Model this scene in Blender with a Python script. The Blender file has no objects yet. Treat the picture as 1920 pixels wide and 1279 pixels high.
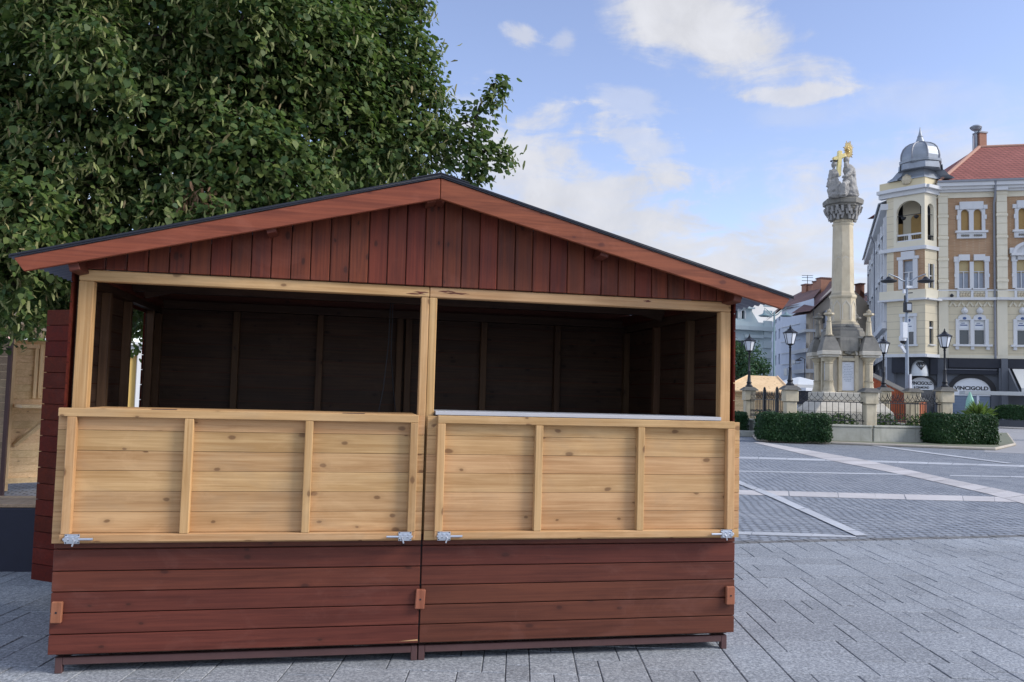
import bpy, bmesh, math, random
import numpy as np
from mathutils import Vector, Matrix
random.seed(7); RNG = np.random.default_rng(7)
scene = bpy.context.scene
COL = scene.collection
PI = math.pi
R_ = math.radians

# ------------------------------------------------------------------ camera
CAM = Vector((1.42112, -4.64797, 1.5)); YAW, PITCH, ROLL, F = .19772, .06273, .0265, 1550.0
fw = Vector((math.sin(YAW)*math.cos(PITCH), math.cos(YAW)*math.cos(PITCH), math.sin(PITCH)))
r0 = Vector((math.cos(YAW), -math.sin(YAW), 0)); u0 = r0.cross(fw)
rt = r0*math.cos(ROLL) + u0*math.sin(ROLL); up = -r0*math.sin(ROLL) + u0*math.cos(ROLL)
cd = bpy.data.cameras.new('camera'); cam = bpy.data.objects.new('camera', cd); COL.objects.link(cam)
cd.sensor_width = 36; cd.lens = F/1920*36; cd.clip_start = .05; cd.clip_end = 3000
cam.matrix_world = Matrix(((rt.x, up.x, -fw.x, CAM.x), (rt.y, up.y, -fw.y, CAM.y), (rt.z, up.z, -fw.z, CAM.z), (0, 0, 0, 1)))
scene.camera = cam
RH = Vector((math.cos(YAW), -math.sin(YAW), 0)); FH = Vector((math.sin(YAW), math.cos(YAW), 0))

def ray(x, y): return fw + rt*((x-960)/F) + up*((639.5-y)/F)
def at_depth(x, y, D): return CAM + ray(x, y)*D
def ground(x, y, z=0.0):
    d = ray(x, y); return CAM + d*((z-CAM.z)/d.z)
def at_y(x, y, Y):
    d = ray(x, y); return CAM + d*((Y-CAM.y)/d.y)

# ------------------------------------------------------------------ node helper
class G:
    def __init__(s, nt): s.nt = nt
    def n(s, t, ins=None, **pr):
        nd = s.nt.nodes.new(t)
        for k, v in pr.items(): setattr(nd, k, v)
        for k, v in (ins or {}).items(): s.set(nd.inputs[k], v)
        return nd
    def set(s, sock, v):
        if isinstance(v, bpy.types.NodeSocket): s.nt.links.new(v, sock)
        elif v is not None:
            if hasattr(sock.default_value, '__len__') and not hasattr(v, '__len__'): v = (v,)*len(sock.default_value)
            if hasattr(sock.default_value, '__len__') and len(v) == 3 and len(sock.default_value) == 4: v = (*v, 1)
            sock.default_value = v
    def m(s, op, a, b=None, c=None, clamp=False):
        nd = s.nt.nodes.new('ShaderNodeMath'); nd.operation = op; nd.use_clamp = clamp
        for i, v in enumerate((a, b, c)):
            if v is not None: s.set(nd.inputs[i], v)
        return nd.outputs[0]
    def v(s, op, a, b=None, **k):
        nd = s.nt.nodes.new('ShaderNodeVectorMath'); nd.operation = op
        s.set(nd.inputs[0], a)
        if b is not None: s.set(nd.inputs[1], b)
        if 'scale' in k: s.set(nd.inputs['Scale'], k['scale'])
        return nd.outputs[1] if op in ('DOT_PRODUCT', 'LENGTH', 'DISTANCE') else nd.outputs[0]
    def mix(s, f, a, b, blend='MIX'):
        nd = s.nt.nodes.new('ShaderNodeMix'); nd.data_type = 'RGBA'; nd.blend_type = blend
        s.set(nd.inputs[0], f); s.set(nd.inputs[6], a); s.set(nd.inputs[7], b); return nd.outputs[2]
    def noise(s, vec, scale=5, detail=4, rough=.5, dist=0, out=0):
        return s.n('ShaderNodeTexNoise', {'Vector': vec, 'Scale': scale, 'Detail': detail, 'Roughness': rough, 'Distortion': dist}).outputs[out]
    def ramp(s, f, stops):
        nd = s.n('ShaderNodeValToRGB', {0: f}); e = nd.color_ramp.elements
        while len(e) < len(stops): e.new(.5)
        for i, (p, c) in enumerate(stops):
            e[i].position = p; e[i].color = (c, c, c, 1) if not hasattr(c, '__len__') else (*c, 1)
        return nd.outputs[0]
    def mr(s, v, a, b, c=0, d=1): return s.n('ShaderNodeMapRange', {0: v, 1: a, 2: b, 3: c, 4: d}).outputs[0]
    def mp(s, vec, scale=(1, 1, 1), rot=(0, 0, 0), loc=(0, 0, 0)):
        return s.n('ShaderNodeMapping', {'Vector': vec, 'Scale': scale, 'Rotation': rot, 'Location': loc}).outputs[0]
    def bump(s, h, st=.3, d=.01): return s.n('ShaderNodeBump', {'Height': h, 'Strength': st, 'Distance': d}).outputs[0]
    def obj(s): return s.n('ShaderNodeTexCoord').outputs['Object']
    def isl(s): return s.n('ShaderNodeNewGeometry').outputs['Random Per Island']

# ------------------------------------------------------------------ world: Nishita sky with clouds, one soft sun
SUN_AZ, SUN_EL = R_(116), R_(34)          # azimuth clockwise from +y
EXPOSURE = 1.25
world = bpy.data.worlds.new('World'); scene.world = world; world.use_nodes = True
nt = world.node_tree; nt.nodes.clear(); g = G(nt)
sky = g.n('ShaderNodeTexSky', sky_type='NISHITA', sun_disc=False, sun_elevation=SUN_EL, sun_rotation=SUN_AZ,
          altitude=200, air_density=1.0, dust_density=.25, ozone_density=1.6)
dirv = g.n('ShaderNodeTexCoord').outputs['Generated']
sep = g.n('ShaderNodeSeparateXYZ', {0: dirv})
az = g.m('ARCTAN2', sep.outputs[0], sep.outputs[1]); el = g.m('ARCSINE', sep.outputs[2])
ae = g.n('ShaderNodeCombineXYZ', {0: az, 1: el, 2: 0.0}).outputs[0]
nst = g.mp(ae, scale=(4.2, 13, 1), rot=(0, 0, R_(22)))
wisp = g.noise(nst, 2.2, 8, .62, .5)
fine = g.noise(ae, 16, 7, .6, .4)
nmix = g.m('ADD', g.m('MULTIPLY', wisp, .62), g.m('MULTIPLY', fine, .38))
def azel(x, y):
    d = ray(x, y).normalized(); return math.atan2(d.x, d.y), math.asin(d.z)
total = None
for (x, y, a, b, slope, amp, edge) in [
        (1318, 58, 225, 74, .42, 1.0, 1.2), (1250, 10, 130, 60, .5, .8, 1.2), (1130, 395, 330, 105, .42, .88, 1.0), (1330, 520, 420, 120, .2, .85, .9),
        (960, 330, 170, 110, .3, .75, 1.0),
        (1560, 470, 330, 150, 0, .62, .8), (1760, 300, 260, 60, -.12, .62, .9), (985, 66, 36, 15, .25, .7, 1.2), (1058, 76, 24, 20, -.5, .45, 1.0),
        (1482, 179, 92, 17, .05, .85, 1.4), (1500, 215, 110, 30, .05, .25, 1.0), (1205, 280, 85, 34, .55, .55, 1.3), (1190, 195, 70, 26, .2, .4, 1.2),
        (1730, 190, 150, 45, .1, .3, 1.0), (1640, 620, 600, 90, 0, .75, .8), (300, 300, 500, 90, .2, .6, 1.0)]:
    a0, e0 = azel(x, y); th = math.atan(slope); s = 1/F
    da = g.m('SUBTRACT', az, a0); de = g.m('SUBTRACT', el, e0)
    p = g.m('ADD', g.m('MULTIPLY', da, math.cos(th)/(a*s)), g.m('MULTIPLY', de, -math.sin(th)/(a*s)))
    q = g.m('ADD', g.m('MULTIPLY', da, math.sin(th)/(b*s)), g.m('MULTIPLY', de, math.cos(th)/(b*s)))
    rr = g.m('SQRT', g.m('ADD', g.m('MULTIPLY', p, p), g.m('MULTIPLY', q, q)))
    k = g.m('ADD', g.m('SUBTRACT', 1.0, rr), g.m('MULTIPLY', g.m('SUBTRACT', nmix, .45), 5.2 if a > 280 or a < 100 else 3.0))
    mk = g.m('MULTIPLY', g.n('ShaderNodeMapRange', {0: k, 1: -.1, 2: 1.0/edge, 3: 0, 4: 1}, interpolation_type='SMOOTHSTEP').outputs[0], amp)
    total = mk if total is None else g.m('SUBTRACT', g.m('ADD', total, mk), g.m('MULTIPLY', total, mk))
# added unseen cloud behind the viewer and overhead, brightened as fill light
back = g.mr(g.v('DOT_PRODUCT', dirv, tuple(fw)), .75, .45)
bk = g.m('MULTIPLY', g.mr(g.noise(dirv, 2.6, 7, .6, .3), .40, .60), back)
total = g.m('MAXIMUM', total, g.m('MULTIPLY', bk, .8))
haze_l = g.mr(el, .13, .0); total = g.m('MAXIMUM', total, g.m('MULTIPLY', haze_l, .35))
hs = g.n('ShaderNodeHueSaturation', {'Saturation': .86, 'Value': 1.0, 'Color': sky.outputs[0]}).outputs[0]
CLOUD = (3.3, 3.36, 3.62); CLOUD_FILL = (4.5, 4.9, 5.7)  # second tone: unseen fill cloud, raised to light the hut front
hs = g.mix(1.0, hs, (.94, .895, 1.0), 'MULTIPLY')
skyc = g.mix(total, hs, g.mix(back, g.mix(g.mr(fine, .35, .7), tuple(c*.86 for c in CLOUD), CLOUD), CLOUD_FILL))
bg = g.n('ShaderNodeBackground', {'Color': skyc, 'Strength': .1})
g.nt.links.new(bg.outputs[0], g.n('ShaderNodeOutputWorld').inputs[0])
sd = bpy.data.lights.new('sun', 'SUN'); sun = bpy.data.objects.new('sun', sd); COL.objects.link(sun)
sd.energy = 1.5; sd.angle = R_(20); sd.color = (1, .94, .86)
sdir = Vector((math.sin(SUN_AZ)*math.cos(SUN_EL), math.cos(SUN_AZ)*math.cos(SUN_EL), math.sin(SUN_EL)))
sun.rotation_euler = sdir.to_track_quat('Z', 'Y').to_euler(); sun.location = (20, -20, 30)
vs = scene.view_settings; vs.view_transform = 'Standard'; vs.look = 'None'; vs.gamma = 1; vs.use_curve_mapping = False; vs.exposure = EXPOSURE
scene.render.engine = 'CYCLES'
scene.cycles.max_bounces = 8

# ------------------------------------------------------------------ materials
def new_mat(name):
    m = bpy.data.materials.new(name); m.use_nodes = True
    b = m.node_tree.nodes['Principled BSDF']; return m, G(m.node_tree), b
def plain(name, col, rough=.6, metal=0, var=.12, scale=6, bump=0, spec=.4):
    m, g, b = new_mat(name); o = g.obj()
    n = g.noise(o, scale, 6, .6)
    c = g.mix(n, tuple(x*(1-var*1.6) for x in col), tuple(min(x*(1+var*1.6), 1) for x in col))
    g.set(b.inputs['Base Color'], c); b.inputs['Roughness'].default_value = rough; b.inputs['Metallic'].default_value = metal
    b.inputs['Specular IOR Level'].default_value = spec
    if bump: g.set(b.inputs['Normal'], g.bump(g.noise(o, scale*8, 5, .6), bump, .01))
    return m
def wood(name, dark, light, axis, knots=.6, knotcol=None, var=.16, rough=.6, freq=1.0, spec=.3, stain=0.0):
    m, g, b = new_mat(name); o = g.obj(); i = g.m('FRACT', g.m('ADD', g.isl(), g.n('ShaderNodeObjectInfo').outputs['Random']))
    off = g.v('SCALE', (13.7, 7.1, 5.3), scale=i)
    p = g.v('ADD', o, off)
    sc = [26*freq]*3; sc[axis] = 1.4*freq
    g1 = g.noise(g.mp(p, scale=tuple(sc)), 1.0, 7, .62, .9)
    sc2 = [95*freq]*3; sc2[axis] = 1.6*freq
    g2 = g.noise(g.mp(p, scale=tuple(sc2)), 1.0, 4, .6, .5)
    bl = g.noise(p, 2.3, 3, .5)
    f = g.m('ADD', g.m('MULTIPLY', g1, .48), g.m('ADD', g.m('MULTIPLY', g2, .34), g.m('MULTIPLY', bl, .20)))
    c = g.ramp(f, [(.42, dark), (.60, light)])
    hsv = g.n('ShaderNodeHueSaturation', {'Hue': g.mr(i, 0, 1, .494, .505), 'Value': g.mr(g.m('FRACT', g.m('MULTIPLY', i, 17.3)), 0, 1, 1-var, 1+var), 'Color': c}).outputs[0]
    if knots:
        sp3 = g.n('ShaderNodeSeparateXYZ', {0: p}).outputs
        ac_ = g.m('ADD', sp3[0], sp3[1]) if axis == 2 else sp3[2]
        kv = g.n('ShaderNodeCombineXYZ', {0: g.m('MULTIPLY', sp3[axis], 5.5*freq), 1: g.m('MULTIPLY', ac_, 10*freq), 2: 0.0}).outputs[0]
        vo = g.n('ShaderNodeTexVoronoi', {'Vector': g.v('ADD', kv, g.v('SCALE', g.noise(p, 14, 2, .5, out=1), scale=.15)), 'Scale': 1.0, 'Randomness': 1.0}, voronoi_dimensions='2D')
        kr = g.mr(g.n('ShaderNodeSeparateColor', {0: vo.outputs['Color']}).outputs[1], 0, 1, .5, 1.25)
        sel = g.m('GREATER_THAN', g.n('ShaderNodeSeparateColor', {0: vo.outputs['Color']}).outputs[0], 1-knots*.6)
        ring = g.m('MULTIPLY', g.mr(g.m('DIVIDE', vo.outputs['Distance'], kr), .34, .10), sel)
        core = g.m('MULTIPLY', g.mr(g.m('DIVIDE', vo.outputs['Distance'], kr), .13, .075), sel)
        kc = knotcol or (dark[0]*.27, dark[1]*.2, dark[2]*.2)
        hsv = g.mix(g.m('MULTIPLY', ring, .32), hsv, tuple(x*.75 for x in dark)); hsv = g.mix(g.m('MULTIPLY', core, .68), hsv, kc)
    scf = g.m('MULTIPLY', g.mr(g.noise(g.mp(o, scale=(1.1, 1.1, 1.6)), 2.6, 8, .7, .8), .54, .74), .28)
    hsv = g.mix(scf, hsv, tuple(min(1, x*1.25+.045) for x in light))
    if stain:
        st = g.mr(g.noise(g.mp(o, scale=(.9, .9, 2.0)), 2.2, 6, .65, .6), .5, .78)
        hsv = g.mix(g.m('MULTIPLY', st, stain), hsv, (.28, .22, .15))
    g.set(b.inputs['Base Color'], hsv)
    g.set(b.inputs['Roughness'], g.mr(g1, .3, .7, rough-.08, rough+.12)); b.inputs['Specular IOR Level'].default_value = spec
    g.set(b.inputs['Normal'], g.bump(f, .18, .004))
    return m
PD, PL = (.40, .225, .092), (.565, .355, .170)
M = {}
M['pine_x'] = wood('pine boards along', PD, PL, 0, stain=.35, var=.07, knots=.42)
M['pine_z'] = wood('pine timber upright', (.41, .23, .092), (.57, .355, .168), 2, knots=.35, stain=.2)
M['pine_y'] = wood('pine boards deep', PD, PL, 1, stain=.2)
M['inside_x'] = wood('shade-darkened inner boards along', (.040, .021, .014), (.082, .045, .028), 0, knots=.5)  # brown inner wood, interior shade put into its colour
M['inside_y'] = wood('shade-darkened inner boards deep', (.040, .021, .014), (.082, .045, .028), 1, knots=.5)
M['inside_z'] = wood('shade-darkened inner studs', (.078, .041, .022), (.13, .072, .038), 2, knots=.4)  # studs also darkened in colour for the interior shade
M['red_x'] = wood('red stained boards', (.082, .0215, .0125), (.132, .036, .020), 0, knots=.22, knotcol=(.04, .012, .008), var=.09, rough=.55, stain=0)
M['red_z'] = wood('red stained upright boards', (.085, .017, .008), (.165, .036, .016), 2, knots=.4, knotcol=(.03, .009, .006), var=.16, rough=.55)
M['red_y'] = wood('red stained side boards', (.070, .011, .006), (.115, .020, .011), 1, knots=.3, knotcol=(.03, .006, .004), var=.12, rough=.7, spec=.12)
M['rake'] = wood('red barge board', (.175, .045, .020), (.295, .082, .037), 0, knots=.4, knotcol=(.08, .02, .015), var=.1, rough=.5)
M['button'] = wood('orange brown block', (.20, .07, .035), (.30, .115, .062), 2, knots=0, rough=.5)
M['rail'] = plain('brown painted steel', (.085, .042, .040), .5, 0, .15, 9)
M['roof'] = plain('dark coated sheet', (.020, .022, .032), .45, .2, .15, 5)
M['sheet'] = plain('bluish corrugated sheet', (.16, .18, .24), .45, .2, .15, 5)
M['zinc'] = plain('zinc plated steel', (.62, .66, .72), .32, .9, .08, 30)
M['white_board'] = plain('white laminate', (.46, .48, .52), .4, 0, .06, 7)
M['black'] = plain('black', (.012, .012, .014), .6)
M['iron'] = plain('dark iron paint', (.020, .022, .028), .45, .3, .2, 12)
M['glass_milk'] = plain('pale lantern glass', (.70, .73, .78), .25, 0, .04, 4)
M['navy'] = plain('navy painted bench panel', (.014, .016, .032), .6, 0, .2, 6)
def stone(name, c1, c2, soot=(.10, .10, .10), soot_amt=.7, scale=2.0, up_soot=True, rough=.85, isv=0):
    m, g, b = new_mat(name); o = g.obj()
    n = g.noise(o, scale, 8, .62, .4); n2 = g.noise(g.mp(o, scale=(3, 3, .5)), scale, 6, .65, .3)
    c = g.mix(g.mr(n, .3, .7), c1, c2)
    c = g.mix(g.m('MULTIPLY', g.mr(n2, .52, .75), soot_amt), c, soot)
    if up_soot:
        nz = g.n('ShaderNodeSeparateXYZ', {0: g.n('ShaderNodeNewGeometry').outputs['Normal']}).outputs[2]
        c = g.mix(g.m('MULTIPLY', g.mr(nz, .25, .75), .75), c, soot)
    if isv: c = g.n('ShaderNodeHueSaturation', {'Value': g.mr(g.isl(), 0, 1, 1-isv, 1+isv), 'Color': c}).outputs[0]
    g.set(b.inputs['Base Color'], c); b.inputs['Roughness'].default_value = rough; b.inputs['Specular IOR Level'].default_value = .2
    g.set(b.inputs['Normal'], g.bump(g.noise(o, scale*14, 6, .65), .35, .02))
    return m
M['lime'] = stone('cream limestone', (.47, .40, .28), (.62, .55, .41), (.20, .18, .14), .5)
M['lime_pale'] = stone('pale limestone', (.50, .46, .38), (.62, .58, .50), (.25, .24, .21), .4, up_soot=False)
M['soot'] = stone('weathered grey stone', (.17, .165, .15), (.29, .275, .24), (.08, .08, .078), .55)
M['statue'] = stone('weathered statue stone', (.27, .265, .255), (.40, .385, .36), (.10, .10, .105), .6, 3.0, up_soot=False)
M['plinth'] = stone('grey green plinth stone', (.30, .30, .26), (.42, .42, .38), (.16, .17, .14), .6, 1.6, up_soot=False)
M['gold'] = plain('gilding', (.62, .46, .20), .4, .7, .1, 10)
M['gold_pale'] = plain('pale gilding', (.75, .62, .28), .4, .5, .1, 10)
M['marble'] = plain('white marble tablet', (.66, .68, .72), .4, 0, .05, 4)
def plaster(name, col, var=.08, lines=0, dirt=.25):
    m, g, b = new_mat(name); o = g.obj()
    n = g.noise(o, .8, 7, .6); st = g.noise(g.mp(o, scale=(2.2, 2.2, .25)), 1.3, 6, .65)
    c = g.mix(n, tuple(x*(1-var*1.5) for x in col), tuple(min(1, x*(1+var*1.5)) for x in col))
    c = g.mix(g.m('MULTIPLY', g.mr(st, .55, .8), dirt), c, tuple(x*.55 for x in col))
    if lines:
        z = g.n('ShaderNodeSeparateXYZ', {0: o}).outputs[2]
        t = g.m('FRACT', g.m('DIVIDE', z, lines)); ln = g.m('LESS_THAN', t, .07)
        c = g.mix(g.m('MULTIPLY', ln, .5), c, tuple(x*.45 for x in col))
    g.set(b.inputs['Base Color'], c); b.inputs['Roughness'].default_value = .85; b.inputs['Specular IOR Level'].default_value = .2
    return m
M['cream'] = plaster('cream render', (.62, .54, .36), lines=.0)
M['cream_rust'] = plaster('cream rusticated render', (.63, .56, .41), lines=.62)
M['cream_pale'] = plaster('pale cream render', (.67, .62, .49))
M['white_trim'] = plaster('white stucco', (.60, .61, .62), .06)
M['wing'] = plaster('pale grey wing render', (.60, .61, .63), lines=0)
M['bluewhite'] = plaster('bluish white render', (.52, .56, .64), lines=0)
M['palegreen'] = plaster('pale green render', (.48, .56, .58))
M['sand'] = plaster('sand render', (.58, .50, .40))
M['pinkish'] = plaster('pink render', (.62, .42, .36))
M['yellow'] = plaster('yellow render', (.62, .42, .14))
M['greyshop'] = plaster('grey shopfront', (.12, .13, .15))
def brickm(name, c1, c2, mortar, w=.5, h=.14, ax='xz', msize=.015):
    m, g, b = new_mat(name); o = g.obj(); s = g.n('ShaderNodeSeparateXYZ', {0: o})
    hx = g.m('ADD', g.m('MULTIPLY', s.outputs[0], .7), g.m('MULTIPLY', s.outputs[1], .71)) if ax == 'xz' else s.outputs[0]
    vec = g.n('ShaderNodeCombineXYZ', {0: hx, 1: s.outputs[2] if ax == 'xz' else s.outputs[1], 2: 0.0}).outputs[0]
    br = g.n('ShaderNodeTexBrick', {'Vector': vec, 'Color1': c1, 'Color2': c2, 'Mortar': mortar, 'Scale': 1.0, 'Mortar Size': msize, 'Brick Width': w, 'Row Height': h, 'Bias': 0.0})
    n = g.noise(o, 1.2, 6, .6)
    g.set(b.inputs['Base Color'], g.mix(g.mr(n, .3, .75, 0, .5), br.outputs[0], tuple(x*.72 for x in c1))); b.inputs['Roughness'].default_value = .85
    return m
M['brick'] = brickm('orange brick', (.37, .215, .115), (.45, .28, .16), (.45, .33, .22), .3, .1)
M['chimney'] = brickm('red brick', (.33, .13, .08), (.40, .17, .10), (.30, .2, .15), .25, .08)
def tiles(name, c1, c2, rows=.35):
    m, g, b = new_mat(name); o = g.obj(); i = g.n('ShaderNodeSeparateXYZ', {0: o})
    vec = g.n('ShaderNodeCombineXYZ', {0: g.m('ADD', i.outputs[0], g.m('MULTIPLY', i.outputs[1], .3)), 1: g.m('MULTIPLY', i.outputs[2], 1.4), 2: 0.0}).outputs[0]
    br = g.n('ShaderNodeTexBrick', {'Vector': vec, 'Color1': c1, 'Color2': c2, 'Mortar': tuple(x*.45 for x in c1), 'Scale': 1.0, 'Mortar Size': .035, 'Brick Width': .3, 'Row Height': rows})
    n = g.noise(o, .5, 6, .65)
    g.set(b.inputs['Base Color'], g.mix(g.mr(n, .4, .8, 0, .55), br.outputs[0], tuple(x*.6 for x in c1))); b.inputs['Roughness'].default_value = .8
    return m
M['tile_red'] = tiles('red roof tiles', (.27, .085, .068), (.34, .115, .092), .36)
M['tile_brown'] = tiles('brown roof tiles', (.16, .085, .075), (.22, .11, .09), .4)
M['lead'] = plain('grey lead sheet', (.26, .29, .33), .45, .3, .2, 2)
M['gutter'] = plain('grey zinc gutter', (.22, .23, .26), .5, .3, .15, 3)
M['glass_dark'] = plain('dark window glass', (.035, .042, .055), .08, 0, .25, .8, spec=.7)
M['glass_blue'] = plain('curtained window', (.30, .34, .40), .3, 0, .15, 3)
M['blind'] = plain('ochre blind', (.42, .27, .10), .7, 0, .08, 3)
M['blind_pale'] = plain('pale yellow blind', (.50, .40, .21), .7, 0, .08, 3)
M['sign_white'] = plain('white sign', (.72, .74, .76), .5, 0, .02, 2)
M['sign_black'] = plain('black lettering', (.012, .012, .015), .5, 0, .05, 2)
M['sign_blue'] = plain('blue lettering', (.05, .09, .22), .5, 0, .05, 2)
M['awning'] = plain('black awning cloth', (.017, .020, .030), .7, 0, .2, 3)
M['awning_pale'] = plain('pale grey awning cloth', (.50, .51, .50), .7, 0, .05, 1)
M['shutter'] = plain('blue grey roller shutter', (.17, .22, .30), .45, .3, .08, 3)
M['mint'] = plain('mint green cloth', (.28, .52, .42), .8, 0, .06, 3)
M['canvas'] = plain('white canvas', (.60, .63, .64), .8, 0, .05, 1.5)
M['steelpole'] = plain('bluish grey steel pole', (.26, .30, .36), .45, .4, .1, 5)
M['tealpole'] = plain('grey green steel pole', (.20, .29, .31), .45, .3, .1, 5)
M['white_plastic'] = plain('white plastic', (.62, .65, .70), .4, 0, .04, 3)
M['planter'] = plain('dark planter box', (.05, .055, .065), .6, 0, .1, 3)
M['stall_red'] = wood('red stall boards', (.26, .060, .020), (.40, .105, .040), 2, knots=.2, var=.15)
M['stall_pine'] = wood('light stall boards', (.62, .42, .22), (.80, .58, .34), 0, knots=.4, var=.12)
M['stall_pine_z'] = wood('light stall timber', (.62, .42, .22), (.80, .58, .34), 2, knots=.2, var=.1)
M['stall_grey'] = wood('greyed stall boards', (.27, .19, .12), (.40, .29, .19), 1, knots=.3, var=.12)
M['bark'] = plain('bark', (.075, .06, .045), .9, 0, .3, 5, .5)
def leafm(name, cols, rough=.5, trans=.36, spec=.22):
    m, g, b = new_mat(name); i = g.isl()
    c = g.ramp(i, [(k/(len(cols)-1), x) for k, x in enumerate(cols)])
    c = g.mix(g.mr(g.noise(g.obj(), .9, 3, .5), .35, .7, 0, .35), c, tuple(x*.6 for x in cols[0]))
    g.set(b.inputs['Base Color'], c); b.inputs['Roughness'].default_value = rough; b.inputs['Specular IOR Level'].default_value = spec
    tr = g.n('ShaderNodeBsdfTranslucent', {'Color': g.mix(.5, c, (.12, .22, .03))})
    ms = g.n('ShaderNodeMixShader', {0: trans, 1: b.outputs[0], 2: tr.outputs[0]})
    g.nt.links.new(ms.outputs[0], g.nt.nodes['Material Output'].inputs[0])
    return m
M['leaf'] = leafm('linden leaf', [(.044, .090, .036), (.070, .125, .042), (.105, .155, .044), (.17, .21, .06), (.08, .125, .048)])
M['bract'] = leafm('linden seed bract', [(.24, .30, .11), (.33, .37, .15), (.40, .40, .20), (.30, .33, .13), (.36, .27, .15)], .6, .3, .2)
M['bract_dry'] = leafm('dried seed bract', [(.20, .12, .07), (.26, .16, .10), (.15, .085, .05)], .7, .2, .2)
M['hedge'] = leafm('hedge leaf', [(.012, .040, .014), (.020, .058, .020), (.032, .078, .026), (.020, .05, .022)], .5, .15)
M['bush'] = leafm('bush leaf', [(.02, .06, .03), (.035, .085, .035), (.055, .11, .045), (.03, .07, .03)], .5, .2)
M['bright_leaf'] = leafm('bright shrub leaf', [(.09, .16, .035), (.14, .21, .05), (.19, .26, .07), (.11, .17, .05)], .5, .35)
M['rose_leaf'] = leafm('low bed leaf', [(.05, .10, .03), (.09, .15, .05), (.12, .18, .06), (.05, .09, .03)], .5, .25)

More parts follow.
